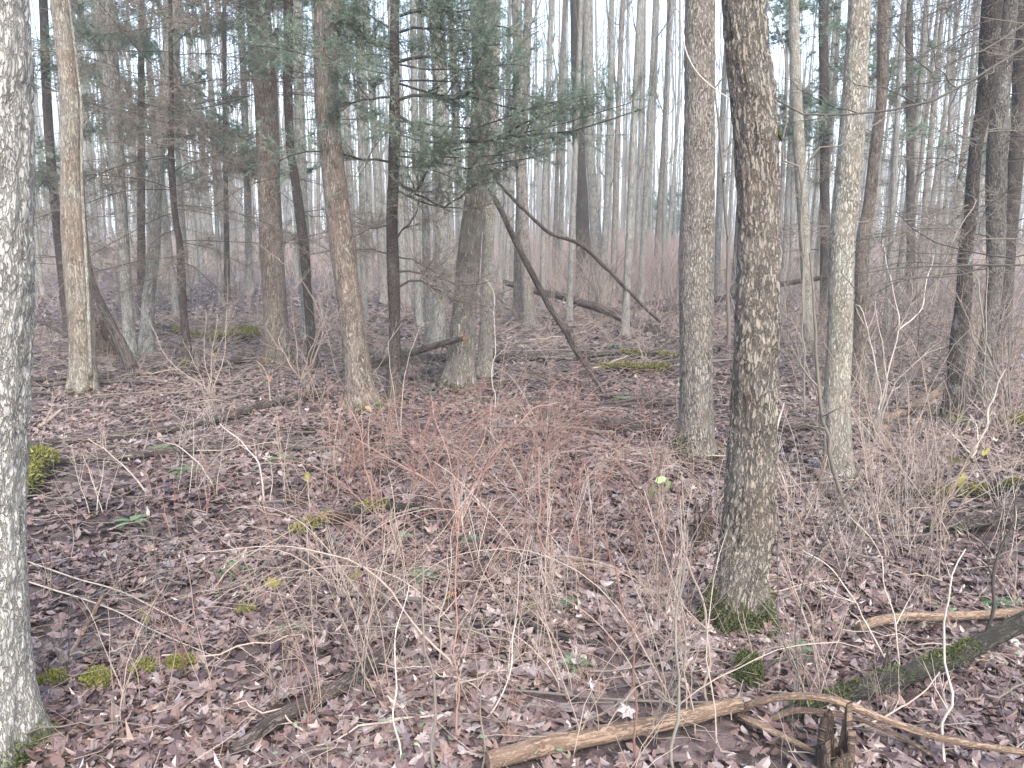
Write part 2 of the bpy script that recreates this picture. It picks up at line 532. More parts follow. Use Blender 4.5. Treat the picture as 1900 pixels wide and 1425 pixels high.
def trunk_mesh(path, rad, S, step, flare=0.35, lump=0.05, seed=0.0, rough=0.0, ext=0.12):
    """dense tube with root flare, lumps and bark roughness; path from base up (world), ends open under ground"""
    L = np.concatenate([[0], np.cumsum(np.linalg.norm(np.diff(path, axis=0), axis=1))])
    s1 = np.arange(0, min(3.2, L[-1]), step)
    s2 = np.arange(s1[-1] + step, L[-1], max(step, 0.12))
    s = np.concatenate([s1, s2, [L[-1]]])
    c = np.stack([np.interp(s, L, path[:, k]) for k in range(3)], -1)
    r = np.interp(s, L, rad)
    c = np.concatenate([[c[0] - np.array([0, 0, ext])], c])
    s = np.concatenate([[-ext], s])
    r = np.concatenate([[r[0]], r])
    T = unit(np.gradient(c, axis=0))
    A = unit(np.cross(T, np.array([[0, 1.0, 0]])))
    Bv = np.cross(T, A)
    th = np.arange(S) * 2 * math.pi / S
    cs, sn = np.cos(th)[None], np.sin(th)[None]
    fl = np.exp(-np.clip(s, 0, None) / 0.14)[:, None] * flare
    lob = 0.55 + 0.45 * np.cos(5 * th[None] + seed + 0.6 * np.sin(2 * th[None] + seed * 2))
    rr = r[:, None] * (1 + fl * (0.35 + 1.1 * lob))
    bkv = np.stack([cs * r[:, None], sn * r[:, None], np.broadcast_to(s[:, None], rr.shape)], -1)
    q = bkv + seed * 7.3
    rr = rr * (1 + lump * 2 * (vnoise(q * np.array([9, 9, 2.4])) - 0.5))
    if rough:
        n1 = vnoise(q * np.array([55, 55, 14]))
        n2 = vnoise(q * np.array([110, 110, 30]) + 5)
        rr = rr + rough * (np.minimum(np.abs(n1 - 0.5) * 5, 1) - 0.6) + rough * 0.6 * (n2 - 0.5)
    V = c[:, None] + rr[:, :, None] * (A[:, None] * cs[..., None] + Bv[:, None] * sn[..., None])
    n = len(s)
    i = np.arange(n - 1)[:, None] * S
    j = np.arange(S)[None]
    j2 = (j + 1) % S
    qd = np.stack([i + j, i + j2, i + S + j2, i + S + j], -1).reshape(-1, 4)
    mb = MB()
    mb.add(V, qd, bk=bkv)
    return mb, V, s


def moss_tufts(mb, base, nrm, n_each, size):
    """short blades standing on surface points"""
    K = len(base)
    idx = np.repeat(np.arange(K), n_each)
    M = len(idx)
    p = base[idx] + rng.normal(size=(M, 3)) * size * 0.5
    d = unit(nrm[idx] + rng.normal(size=(M, 3)) * 0.7)
    sdv = unit(np.cross(d, rng.normal(size=(M, 3))))
    L = size * rng.uniform(0.6, 1.5, M)[:, None]
    V = np.stack([p - sdv * L * 0.22, p + sdv * L * 0.22, p + d * L], 1)
    mb.add(V, tris=np.arange(M * 3).reshape(-1, 3), rnd=np.repeat(np.clip(rng.random(K)[idx] * 0.6 + rng.random(M) * 0.4, 0, 1), 3))


def px_trunk(pts, top=9.0):
    """pixel list (x, y, width) from the base up -> world path, radii, base"""
    b, t0 = ground_at(pts[0][0], pts[0][1])
    Y = b[1]
    rows = []
    for x, y, w in pts:
        p, t = at(x, y, Y)
        rows.append([*p, w * 0.5 * t / FPX])
    rows[0][:3] = b
    rows = np.array(rows)
    d = unit(rows[-1, :3] - rows[-2, :3])
    if d[2] < 0.3:
        d = np.array([0, 0, 1.0])
    h = top - rows[-1, 2]
    if h > 0.5:
        e = rows[-1].copy()
        for k in (0.33, 0.66, 1.0):
            q = e.copy()
            q[:3] = e[:3] + (d * np.array([0.5, 1, 1])) * h * k
            q[3] = e[3] * (1 - 0.5 * k)
            rows = np.vstack([rows, q])
    sm = smooth_path(rows, 90)
    return sm[:, :3], sm[:, 3], b


def hero(name, label, pts, mat, cat='tree', top=9.0, S=48, step=0.03, flare=0.35, lump=0.05, rough=0.003, moss=None, crown=True, group=None, mossmat=None):
    path, rad, b = px_trunk(pts, top)
    t = empty(name, b, label, cat, group)
    seed = float(rng.uniform(0, 6))
    mb, V, s = trunk_mesh(path, rad, S, step, flare, lump, seed, rough)
    mb.build('trunk', mat, t)
    if moss:
        hgt, a0, aw, n_each, size = moss         # height, facing angle (0 = right, -90 = towards camera), half width, tufts, size
        cc = V.mean(1, keepdims=True)
        nr = unit(V - cc)
        ang = np.degrees(np.arctan2(nr[..., 1], nr[..., 0]))
        da = np.abs((ang - a0 + 180) % 360 - 180)
        lim = hgt * (0.4 + 0.9 * vnoise(np.stack([nr[..., 0] * 3, nr[..., 1] * 3, V[..., 2] * 6], -1)))
        ok = (da < aw) & (s[:, None] >= -0.02) & (s[:, None] < lim * 1.25 * rng.random(da.shape) ** 0.6) & (da < aw * (0.6 + 0.5 * rng.random(da.shape)))
        if ok.sum() > 3:
            mm = MB()
            moss_tufts(mm, V[ok], nr[ok], n_each, size)
            mm.build('moss', mossmat or MOSSD, t)
    if crown:
        up = path[-26:][None]
        ur = rad[-26:][None]
        P1, R1 = grow(up, ur, 9, (1.2, 2.6), (35, 65), 0.10, 0.12, 7, rf=0.45)
        P2, R2 = grow(P1, R1, 7, (0.5, 1.2), (30, 60), 0.06, 0.2, 5)
        cm = MB()
        cm.tubes(P1, R1, 5)
        cm.tubes(P2, R2, 3)
        cm.build('crown', TW_GREY, t)
    HERO_PX.append((np.interp(300, [p[1] for p in pts][::-1], [p[0] for p in pts][::-1]), pts[-1][2] * 0.5))
    return t, path, rad, b


H = {}
H['left'] = hero('hardwood_tree', 'thick pale grey trunk cut off by the left edge of the photo', [(-28, 1408, 166), (-34, 1290, 162), (-44, 1100, 166), (-48, 900, 164), (-43, 650, 174), (-37, 400, 170), (-39, 150, 168), (-42, 0, 164)],
     B_PALE, S=120, step=0.012, flare=0.42, rough=0.007, moss=(0.13, -30, 62, 6, 0.012), mossmat=MOSSD)
H['buff'] = hero('hardwood_tree', 'slim buff trunk with a pale vine up its right side, second trunk from left', [(156, 728, 46), (152, 620, 44), (143, 500, 46), (136, 400, 42), (133, 300, 36), (130, 168, 34), (118, 60, 33), (111, 0, 33)],
     B_BUFF, moss=(0.12, -70, 70, 3, 0.02))
H['bent'] = hero('hardwood_tree', 'thin bent grey trunk just right of the split brown stump', [(244, 668, 25), (236, 560, 20), (229, 450, 20), (221, 337, 22), (208, 168, 29), (193, 0, 32)], B_FAR, S=28, moss=(0.2, -60, 90, 3, 0.02))
H['bent2'] = hero('hardwood_tree', 'dull green-grey trunk curving right as it rises, beside the thin bent grey trunk', [(272, 660, 27), (275, 560, 22), (285, 470, 22), (290, 303, 26), (312, 168, 29), (320, 0, 30)], B_FAR, S=28, moss=(0.2, -60, 90, 3, 0.02))
H['foot'] = hero('hardwood_tree', 'straight brown-grey trunk with a bright green mossy foot, left of the leaning brown trunk', [(517, 676, 50), (510, 560, 43), (503, 450, 42), (499, 337, 41), (493, 168, 43), (477, 0, 44)],
     B_BROWN, moss=(0.22, -60, 75, 4, 0.025), mossmat=MOSSD)
H['lean'] = hero('hardwood_tree', 'leaning reddish brown trunk with a pale foot, upper end tilting left', [(674, 758, 60), (668, 720, 51), (652, 585, 45), (634, 450, 46), (621, 337, 43), (605, 168, 44), (606, 0, 46)],
     B_BROWN, moss=(0.10, -100, 100, 4, 0.02), flare=0.45)
H['broad'] = hero('hardwood_tree', 'broad furrowed grey-green trunk in the centre with flared foot', [(850, 722, 60), (853, 690, 54), (861, 585, 46), (872, 450, 44), (886, 337, 38), (893, 168, 38), (897, 0, 42)],
     B_OAK, moss=(0.14, -110, 80, 3, 0.02), flare=0.45, S=64)
H['pal2'] = hero('hardwood_tree', 'pale narrow trunk tucked close behind the right side of the broad centre trunk', [(899, 700, 28), (902, 600, 24), (906, 450, 22), (913, 300, 19), (917, 150, 18), (920, 0, 18)], B_LICH, S=28)
H['back'] = hero('hardwood_tree', 'grey trunk standing behind the left side of the broad centre trunk', [(812, 645, 28), (816, 560, 26), (819, 450, 25), (820, 337, 26), (815, 168, 24), (806, 0, 24)], B_FAR, S=28, top=11)
H['twinA'] = hero('hardwood_tree', 'dark purplish trunk, left one of the far twin pair', [(1083, 548, 30), (1082, 450, 26), (1078, 350, 24), (1074, 270, 23), (1070, 0, 24)], B_SPRUCE, S=32, top=14)
H['twinB'] = hero('hardwood_tree', 'pale slimmer trunk, right one of the far twin pair', [(1111, 556, 24), (1106, 450, 21), (1100, 350, 17), (1095, 270, 16), (1091, 0, 18)], B_FAR, S=32, top=14, moss=(0.25, -90, 90, 3, 0.03))
H['str'] = hero('hardwood_tree', 'straight evenly textured grey trunk left of the big scaly trunk', [(1291, 848, 68), (1292, 787, 63), (1292, 618, 60), (1293, 480, 60), (1296, 337, 57), (1298, 168, 55), (1300, 0, 54)],
     B_GREY, S=84, step=0.016, rough=0.005, moss=(0.20, -165, 62, 5, 0.02), flare=0.30, lump=0.05)
H['scaly'] = hero('hardwood_tree', 'big scaly-barked trunk right of centre with dark moss round its foot', [(1366, 1162, 104), (1368, 1120, 97), (1378, 1046, 90), (1392, 930, 89), (1398, 787, 83), (1404, 652, 80), (1408, 450, 81), (1405, 337, 78), (1395, 168, 81), (1383, 0, 78)],
     B_SCALY, S=130, step=0.010, rough=0.009, lump=0.10, flare=0.34, moss=(0.17, -90, 115, 7, 0.013))
H['lich'] = hero('hardwood_tree', 'pale lichened trunk right of the big scaly trunk, tilting right', [(1556, 884, 51), (1554, 787, 47), (1553, 720, 46), (1558, 618, 44), (1562, 450, 44), (1574, 337, 46), (1587, 168, 44), (1595, 0, 39)],
     B_LICH, S=72, step=0.018, flare=0.28)
H['bhnd'] = hero('hardwood_tree', 'darker brown trunk partly hidden behind the pale lichened trunk', [(1590, 714, 29), (1597, 600, 23), (1601, 450, 24), (1613, 380, 21), (1624, 280, 20), (1637, 168, 19), (1640, 0, 20)], B_BROWN, S=28, moss=(0.2, -60, 80, 3, 0.02))
H['thin'] = hero('hardwood_tree', 'thin pale grey trunk with mossy foot between the scaly and lichened trunks', [(1503, 655, 21), (1500, 610, 18), (1493, 450, 19), (1486, 337, 21), (1477, 168, 21), (1473, 0, 17)], B_LICH, S=28, moss=(0.25, -60, 90, 3, 0.025), mossmat=MOSSD)

# the vine on the buff trunk
bY = H['buff'][3][1] - 0.10
v = np.array([at(x, y, bY)[0] for x, y in ((168, 700), (164, 560), (158, 450), (152, 337), (151, 200), (143, 120), (128, 0))])
vm = MB()
vm.tubes(smooth_path(v, 40), np.linspace(0.018, 0.010, 40), 7)
vm.build('vine', B_LICH, H['buff'][0])
Y = H['str'][3][1] - 0.35
tw_ = MB()
tw_.tubes(smooth_path(np.array([at(x, y, Y + 0.25 * (y < 20))[0] for x, y in ((1275, -60), (1264, 20), (1270, 85), (1290, 130), (1320, 160), (1352, 182))]), 24), np.linspace(0.0065, 0.0035, 24), 6)
tw_.build('hanging_twig', TW_PALE, H['str'][0])
# a snapped stub on the moss-footed trunk and on the big scaly one
for k, (x0, y0, x1, y1, w) in (('foot', (508, 74, 514, 52, 9)), ('scaly', (1438, 236, 1452, 262, 8))):
    Y = H[k][3][1] - 0.03
    sm = MB()
    pth = smooth_path(np.array([at(x0, y0, Y)[0], at((x0 + x1) / 2 + 1, (y0 + y1) / 2, Y)[0], at(x1, y1, Y)[0]]), 8)
    rr = w * 0.5 * Y / FPX
    sm.tubes(pth, np.linspace(rr * 1.4, rr * 0.7, 8), 9, cap=True)
    sm.build('stub', B_SPRUCE, H[k][0])


# ------------------------------------------------------------------ spruces
def spruce(name, label, pts, top=8.0, n_br=60, z0=0.9, z1=6.0, ln=(0.7, 1.5), droop=-0.05, twigs=14, fine=5, need=0.0, need_z=99, limbs=(), mat=None, tw=None, rmin=0.0011, group=None, nd=26, nlen=0.022, nwd=0.0026, ang=(70, 105), crown_top=True, split=None, tup=0.02, tl=(0.18, 0.48)):
    path, rad, b = px_trunk(pts, top)
    t = empty(name, b, label, 'tree', group)
    mb, V, s = trunk_mesh(path, rad, 28, 0.03, 0.30, 0.06, float(rng.uniform(0, 6)), 0.003)
    mb.build('trunk', mat or B_SPRUCE, t)
    zs = path[:, 2] - b[2]
    lo, hi = np.interp([z0, z1], zs, np.linspace(0, 1, len(zs)))
    P1s, R1s = [], []
    if n_br:
        P1, R1 = grow(path[None], rad[None], n_br, ln, ang, droop, 0.10, 9, (lo, hi), 0.0, 0.3, flat=0.5, rmin=0.0055, taper_len=0.0)
        P1s.append(P1)
        R1s.append(R1)
    dark = MB()
    for lp, w, dY in limbs:
        Y = b[1]
        m = len(lp)
        q = np.array([at(x, y, Y + dY * i / (m - 1))[0] for i, (x, y) in enumerate(lp)])
        r = w * 0.38 * Y / FPX
        sp = smooth_path(q, 16)
        sp[1:] += rng.normal(size=sp[1:].shape) * 0.006
        P1s.append(smooth_path(sp, 9)[None])
        R1s.append((r * np.linspace(1, 0.35, 9))[None])
    if split is None:
        split = b[1] < 10.2
    P1, R1 = [q[None] for p in P1s for q in p], [q[None] for p in R1s for q in p]
    if not split:
        P1, R1 = [np.concatenate(P1)], [np.concatenate(R1)]
    for p1, r1 in zip(P1, R1):
        dark = MB()
        dark.tubes(p1, r1, 5)
        br = dark.build('branch' if split else 'crown', TW_DARK if need or tw is None or tw is TW_GREY else tw, t)
        P2, R2 = grow(p1, r1, twigs, tl, (40, 70), tup, 0.16, 6, (0.2, 1.0), 0.55, 0.35, flat=0.6, rmin=rmin * 1.5)
        P3, R3 = grow(P2, R2, fine, (0.07, 0.20), (35, 65), 0.0, 0.16, 4, (0.15, 1.0), 0.6, 0.5, flat=0.5, rmin=rmin)
        tm = MB()
        tm.tubes(P2, R2, 3)
        tm.tubes(P3, R3, 3)
        tm.build('twigs', tw or TW_SPR, br)
        if need:
            nm = MB()
            for PP, per in ((P3, nd), (P2, nd * 2)):
                keep = (PP[:, 0, 2] - b[2] + rng.normal(size=len(PP)) * 0.12 > need_z) & (vnoise(PP[:, 0] * 1.9) < need)
                if keep.sum():
                    add_needles(nm, PP[keep], per, nlen, nwd)
            if nm.n:
                nm.build('needles', NEED, br)
    HERO_PX.append((np.interp(300, [p[1] for p in pts][::-1], [p[0] for p in pts][::-1]), pts[-1][2] * 0.4))
    return t


LIMBS = [
    ([(741, 114), (771, 104), (808, 108), (825, 94), (872, 91), (925, 80)], 9, -0.5),
    ([(741, 185), (775, 175), (832, 185), (866, 175), (881, 158), (877, 135), (893, 100), (905, 70)], 9, -0.7),
    ([(742, 215), (780, 240), (812, 256), (866, 261), (923, 258), (994, 249), (1034, 253), (1085, 236), (1135, 219), (1185, 205)], 8, -0.9),
    ([(890, 262), (926, 253), (967, 232), (994, 219), (1050, 195), (1110, 178)], 6, -0.6),
    ([(741, 155), (820, 178), (875, 180), (930, 196), (990, 205), (1050, 185)], 6, -0.5),
    ([(738, 337), (765, 357), (778, 347), (798, 306), (830, 280), (880, 275)], 8, -0.4),
    ([(770, 360), (820, 384), (846, 370), (866, 354), (905, 330)], 6, -0.4),
    ([(738, 352), (775, 372), (815, 383), (870, 386), (915, 378)], 5, -0.4),
    ([(722, 90), (690, 80), (655, 45), (632, 40)], 6, -0.3),
    ([(722, 180), (680, 185), (640, 195), (600, 210)], 6, -0.4),
    ([(720, 300), (680, 296), (630, 285), (575, 280), (515, 296)], 6, -0.6),
    ([(738, 440), (770, 400), (775, 372)], 5, -0.3),
    ([(743, 531), (775, 519), (819, 541), (859, 561), (916, 569)], 6, -0.5),
    ([(741, 504), (771, 504), (815, 517), (850, 527), (886, 529), (910, 521)], 6, -0.4),
    ([(740, 477), (770, 484), (800, 500), (830, 520)], 4, -0.3),
    ([(742, 60), (790, 50), (850, 58), (915, 45), (960, 60)], 7, -0.5),
    ([(742, 30), (780, 20), (840, 25), (900, 10)], 7, -0.4),
    ([(720, 50), (690, 30), (650, 15), (600, 20)], 6, -0.4),
    ([(738, 290), (800, 300), (870, 310), (950, 300), (1010, 285)], 5, -0.6),
    ([(722, 420), (690, 425), (655, 440)], 4, -0.3),
    ([(722, 470), (680, 462), (640, 470)], 4, -0.3),
    ([(742, 225), (800, 232), (870, 236), (930, 222), (990, 200), (1060, 182), (1125, 172)], 5, -0.7),
    ([(742, 250), (820, 268), (900, 262), (970, 246), (1050, 228), (1120, 206), (1172, 190)], 5, -1.1),
    ([(742, 150), (830, 150), (900, 160), (960, 172), (1010, 188), (1070, 208)], 5, -0.4),
    ([(742, 280), (830, 292), (910, 290), (990, 272), (1060, 262)], 4, -0.8),
    ([(742, 120), (800, 130), (870, 128), (930, 118), (975, 120)], 5, -0.9)]
spruce('spruce_tree', 'black-trunked spruce in the centre spreading blue-green needled limbs to the right', [(730, 742, 32), (732, 652, 22), (731, 534, 23), (727, 421, 22), (730, 337, 21), (732, 270, 22), (732, 168, 18), (732, 60, 17), (733, 0, 16)],
       top=6.5, n_br=22, z0=2.1, z1=5.5, ln=(0.6, 1.4), twigs=26, fine=10, need=0.80, need_z=1.95, limbs=LIMBS, nd=18, nlen=0.028, nwd=0.0030, tup=0.06, rmin=0.0014, tl=(0.25, 0.72))
spruce('spruce_tree', 'thin black spruce pole with drooping bare twigs, standing alone left of the moss-footed trunk', [(347, 676, 21), (342, 600, 14), (337, 520, 15), (333, 450, 12), (325, 400, 11), (318, 300, 12), (318, 220, 9), (317, 100, 8), (316, 0, 7)],
       top=5.8, n_br=70, z0=1.2, z1=5.5, ln=(0.9, 2.1), droop=-0.03, twigs=28, fine=9, need=0.40, need_z=3.2, rmin=0.0022)
spruce('spruce_tree', 'crooked black trunk standing close left of the leaning brown trunk', [(584, 690, 21), (577, 620, 18), (570, 540, 16), (563, 450, 18), (548, 337, 16), (538, 270, 15), (534, 130, 17), (535, 0, 17)],
       top=8, n_br=40, z0=1.3, z1=6, ln=(0.7, 1.5), twigs=22, fine=8, need=0.45, need_z=2.3, rmin=0.0018, nlen=0.028, nwd=0.0035)
spruce('spruce_tree', 'dark spruce with pale lichen on its left flank, near the right edge', [(1768, 782, 39), (1777, 652, 30), (1788, 551, 27), (1793, 450, 25), (1801, 404, 23), (1810, 280, 23), (1830, 168, 29), (1842, 0, 34)],
       top=8, n_br=46, z0=1.1, z1=6, ln=(0.8, 1.7), twigs=20, fine=7, tw=TW_LICH, rmin=0.0018,
       mat=bark('bark_spruce_lichened', (0.10, 0.085, 0.075), (0.055, 0.045, 0.04), (0.018, 0.015, 0.014), 50, 22, 0.14, (0.30, 0.32, 0.30), 0.9, 0.14))
spruce('spruce_tree', 'grey spruce trunk between the lichened spruce and the photo\'s right edge, foot dark', [(1822, 748, 36), (1833, 640, 28), (1845, 540, 28), (1848, 450, 32), (1850, 300, 36), (1858, 168, 30), (1875, 0, 26)],
       top=8, n_br=40, z0=1.2, z1=6, ln=(0.8, 1.6), twigs=18, fine=6, rmin=0.0018, mat=bark('bark_spruce_grey', (0.20, 0.185, 0.165), (0.12, 0.11, 0.10), (0.035, 0.03, 0.027), 50, 20, 0.14, (0.26, 0.27, 0.25), 0.5, 0.0))
spruce('spruce_tree', 'black spruce trunk rising along the right edge, farthest right of the spruces', [(1858, 650, 30), (1864, 560, 27), (1872, 450, 25), (1881, 350, 26), (1892, 200, 27), (1897, 0, 30)],
       top=9, n_br=46, z0=1.2, z1=7, ln=(0.9, 1.9), twigs=18, fine=6, need=0.4, need_z=2.4, rmin=0.0018, nlen=0.03, nwd=0.004)
spruce('spruce_tree', 'dark spruce half hidden behind the slim buff trunk, twiggy on its left', [(131, 628, 22), (122, 560, 18), (112, 470, 17), (98, 340, 16), (88, 200, 16), (80, 0, 15)],
       top=8, n_br=70, z0=1.1, z1=7, ln=(0.9, 2.1), twigs=24, fine=8, need=0.5, need_z=2.2, rmin=0.0022, nlen=0.03, nwd=0.004)
spruce('spruce_tree', 'slim black spruce pole far behind, between the moss-footed trunk and the black pole', [(421, 558, 13), (421, 470, 10), (419, 360, 9), (417, 200, 8), (416, 0, 7)],
       top=11, n_br=80, z0=1.2, z1=10.5, ln=(1.1, 2.3), twigs=22, fine=7, need=0.62, need_z=2.8, nd=14, nlen=0.065, nwd=0.010, rmin=0.003)
spruce('spruce_tree', 'dark spruce with bare side twigs behind the gap left of the pale lichened trunk', [(1531, 585, 20), (1531, 450, 18), (1530, 300, 17), (1529, 150, 17), (1528, 0, 17)],
       top=12, n_br=90, z0=1.2, z1=11, ln=(1.0, 2.2), twigs=20, fine=6, need=0.55, need_z=3.2, nd=12, nlen=0.055, nwd=0.008, rmin=0.003)
spruce('spruce_tree', 'hazy spruce with many level dead branches behind the lichened spruce', [(1690, 575, 17), (1690, 450, 15), (1689, 300, 14), (1688, 150, 14), (1687, 0, 13)],
       top=12, n_br=110, z0=1.2, z1=11, ln=(1.2, 2.6), twigs=20, fine=6, need=0.45, need_z=3.4, nd=12, nlen=0.055, nwd=0.008, rmin=0.003)
spruce('spruce_tree', 'young green spruce low behind the left of the straight grey trunk', [(1243, 497, 9), (1244, 440, 8), (1245, 390, 6), (1245, 345, 3)],
       top=0.0, n_br=90, z0=0.6, z1=4.2, ln=(0.5, 1.3), twigs=10, fine=4, need=0.75, need_z=0.3, nd=16, nlen=0.05, nwd=0.007, rmin=0.002, crown_top=False)
spruce('spruce_tree', 'dark green spruce with hanging boughs behind the buff and bent trunks', [(262, 590, 15), (262, 450, 14), (262, 300, 13), (262, 150, 12), (262, 0, 11)],
       top=12, n_br=90, z0=1.5, z1=11, ln=(1.1, 2.2), twigs=20, fine=7, need=0.55, need_z=2.6, nd=12, nlen=0.055, nwd=0.008, rmin=0.003)

# the lichened tree that stands just outside the right edge and reaches long bare limbs into the picture
RL = [([(2010, 30), (1950, 60), (1900, 84), (1866, 108), (1799, 152), (1731, 189), (1664, 202), (1597, 209), (1513, 214), (1465, 202), (1420, 178)], 8.5, -0.3),
      ([(2010, 10), (1940, 30), (1880, 60), (1820, 100), (1740, 126), (1728, 134), (1690, 105), (1655, 60)], 6, -0.4),
      ([(1700, 195), (1690, 186), (1630, 160), (1600, 165), (1560, 130), (1540, 90)], 3.5, -0.2),
      ([(1590, 209), (1540, 195), (1490, 170), (1450, 140)], 3.0, -0.1),
      ([(1560, 212), (1500, 225), (1430, 235), (1350, 222)], 2.5, -0.1),
      ([(2020, 480), (1960, 488), (1900, 491), (1840, 490), (1760, 494), (1690, 492), (1640, 500), (1587, 506)], 7, -0.3),
      ([(1830, 492), (1780, 510), (1720, 515), (1660, 520), (1610, 534), (1570, 525), (1562, 500), (1585, 465)], 4, -0.2),
      ([(2010, 420), (1930, 462), (1880, 480), (1800, 470), (1740, 450), (1690, 420), (1660, 395)], 5, -0.3),
      ([(1790, 470), (1740, 474), (1690, 470), (1645, 480), (1635, 440), (1655, 400)], 3, -0.1),
      ([(2010, 540), (1950, 600), (1900, 606), (1850, 625), (1800, 650)], 4, -0.3),
      ([(1780, 165), (1760, 150), (1735, 110), (1722, 60), (1720, 0)], 3, -0.1)]
spruce('dead_spruce', 'lichened tree outside the right edge, its long bare limbs sweeping in from the right', [(2010, 960, 60), (2015, 700, 50), (2025, 400, 46), (2040, 0, 42)],
       top=8, n_br=0, twigs=9, fine=4, limbs=RL, tw=TW_GREY, rmin=0.0009)


# ------------------------------------------------------------------ logs, leaning poles, stumps
LOGPTS = []


def log(name, label, pts, mat, cat='log', Y=None, lift=0.8, S=18, moss=None, twigs=0, end=None, group=None, rough=0.10, mossmat=None, tw=None):
    """pts (px, py, width); Y=None lays each point on the ground, Y=(a, b) runs it in depth between a and b"""
    rows = []
    m = len(pts)
    for i, (x, y, w) in enumerate(pts):
        if Y is None:
            p, t = ground_at(x, y)
            r = w * 0.5 * t / FPX
            p = p + np.array([0, 0, r * lift + 0.022])
        else:
            p, t = at(x, y, Y[0] + (Y[1] - Y[0]) * i / (m - 1))
            r = w * 0.5 * t / FPX
        rows.append([*p, r * (1.22 if Y is None and t > 4.5 else 1.0)])
    n = max(24, m * 8)
    sm = smooth_path(np.array(rows), n)
    P, Rr = sm[:, :3].copy(), sm[:, 3].copy()
    P += (vnoise(P * 6 + 3)[:, None] - 0.5) * Rr[:, None] * 0.5
    L = np.concatenate([[0], np.cumsum(np.linalg.norm(np.diff(P, axis=0), axis=1))])
    if Y is None:
        LOGPTS.append(np.concatenate([P[:, :2], Rr[:, None]], 1))
    mid = P[n // 2]
    o_loc = np.array([mid[0], mid[1], float(gz(mid[0], mid[1]))])
    mb = MB()
    mb.tubes(P, Rr, S, cap=True)
    for k in range(len(mb.V)):          # gnarl the surface
        q = mb.V[k]
        c = np.stack([np.interp(mb.B[k][:, 2], L, P[:, a]) for a in range(3)], -1)
        rr = np.linalg.norm(mb.B[k][:, :2], axis=1)[:, None]
        mb.V[k] = c + (q - c) * (1 + rough * 2 * (vnoise(q * 22)[:, None] - 0.5) + rough * 1.6 * (vnoise(q * 7 + 9)[:, None] - 0.5))
    o = mb.build(name, mat, loc=o_loc)
    tag(o, label, cat, group)
    if twigs:
        P2, R2 = grow(P[None], Rr[None], twigs, (0.15, 0.6), (35, 75), 0.05, 0.15, 6, (0.05, 0.95), 0.3)
        P3, R3 = grow(P2, R2, 2, (0.08, 0.25), (35, 60), 0.03, 0.2, 4)
        for k in range(twigs):
            tm = MB()
            tm.tubes(P2[k:k + 1], R2[k:k + 1], 4)
            tm.tubes(P3[2 * k:2 * k + 2], R3[2 * k:2 * k + 2], 3)
            tm.build('side_twig', tw or TW_GREY, o)
    if moss:
        a, b_, cover, size = moss         # range along the log, share covered, tuft size
        mm = MB()
        tt = rng.uniform(a, b_, 900)
        ph = rng.normal(0, 0.75, 900)
        f = tt * (n - 1)
        i = np.clip(f.astype(int), 0, n - 2)
        fr = (f - i)[:, None]
        c = P[i] * (1 - fr) + P[i + 1] * fr
        T = unit(P[i + 1] - P[i])
        sd = unit(np.cross(T, np.array([0, 0, 1.0])))
        u = np.cross(sd, T)
        nn = u * np.cos(ph)[:, None] + sd * np.sin(ph)[:, None]
        base = c + nn * Rr[i][:, None] * 1.0
        ok = vnoise(base * 9 + 4) < cover
        moss_tufts(mm, base[ok], nn[ok], 5, size)
        mm.build('moss', mossmat or MOSS, o)
    if end is not None:
        e = -1 if end else 0
        d = unit(P[e] - P[e - 3] if end else P[0] - P[3])
        em = MB()
        K = 9
        st = P[e] + rng.normal(size=(K, 3)) * Rr[e] * 0.45
        ln = rng.uniform(0.6, 2.6, K)[:, None, None] * Rr[e] * 1.5
        tt = np.linspace(-0.3, 1, 4)[None, :, None]
        em.tubes(st[:, None] + d * tt * ln, Rr[e] * 0.42 * np.linspace(1, 0.15, 4)[None] * np.ones((K, 1)), 5)
        em.build('broken_end', W_FRESH, o)
    return o


bl = H['broad'][3][1]
log('dead_pole', 'bare dead pole leaning from the ground left onto the broad centre trunk', [(1124, 737, 10), (1062, 636, 12), (1004, 540, 12), (950, 432, 11), (908, 350, 9)], B_LOG, Y=(8.0, 8.6), cat='dead pole', twigs=8)
log('dead_pole', 'thinner dead pole slanting down to the right behind the far twin trunks', [(1225, 598, 5), (1182, 556, 6), (1135, 508, 7), (1090, 464, 7), (1062, 447, 7), (1017, 430, 6.5), (960, 377, 6), (920, 335, 5)], B_LOG, Y=(12.4, 10.5), cat='dead pole', twigs=8)
log('fallen_log', 'long grey log sloping down right towards the straight grey trunk', [(1256, 637, 20), (1203, 612, 20), (1135, 581, 18), (1068, 558, 15), (1000, 541, 13), (936, 524, 10)], B_LOG, Y=(12.0, 15.0), twigs=10)
log('fallen_log', 'dead log with pale broken end pointing right at the broad centre trunk', [(640, 700, 12), (690, 678, 14), (741, 662, 14), (815, 639, 12), (860, 627, 10)], B_LOG, Y=(8.4, 8.0), end=1, twigs=4)
log('fallen_log', 'dark low log lying behind the foot of the broad centre trunk', [(752, 674, 12), (829, 671, 12), (930, 674, 12), (1024, 667, 10)], B_SPRUCE, twigs=8)
log('fallen_branch', 'dark forked branch lying right of the broad centre trunk', [(905, 722, 6), (960, 712, 7), (1000, 706, 7), (1040, 709, 6), (1090, 722, 5)], B_SPRUCE, cat='branch', twigs=6)
log('fallen_log', 'dark wet log under the foot of the leaning dead pole', [(945, 775, 14), (1040, 781, 16), (1090, 791, 19), (1160, 803, 20), (1228, 808, 17)], B_LOG, twigs=5)
log('fallen_log', 'yellow-mossed thin log right of the leaning dead pole, nearer of two', [(1098, 690, 9), (1150, 691, 10), (1190, 693, 10), (1240, 691, 8)], B_MOSSLOG, moss=(0.0, 1.0, 0.6, 0.025))
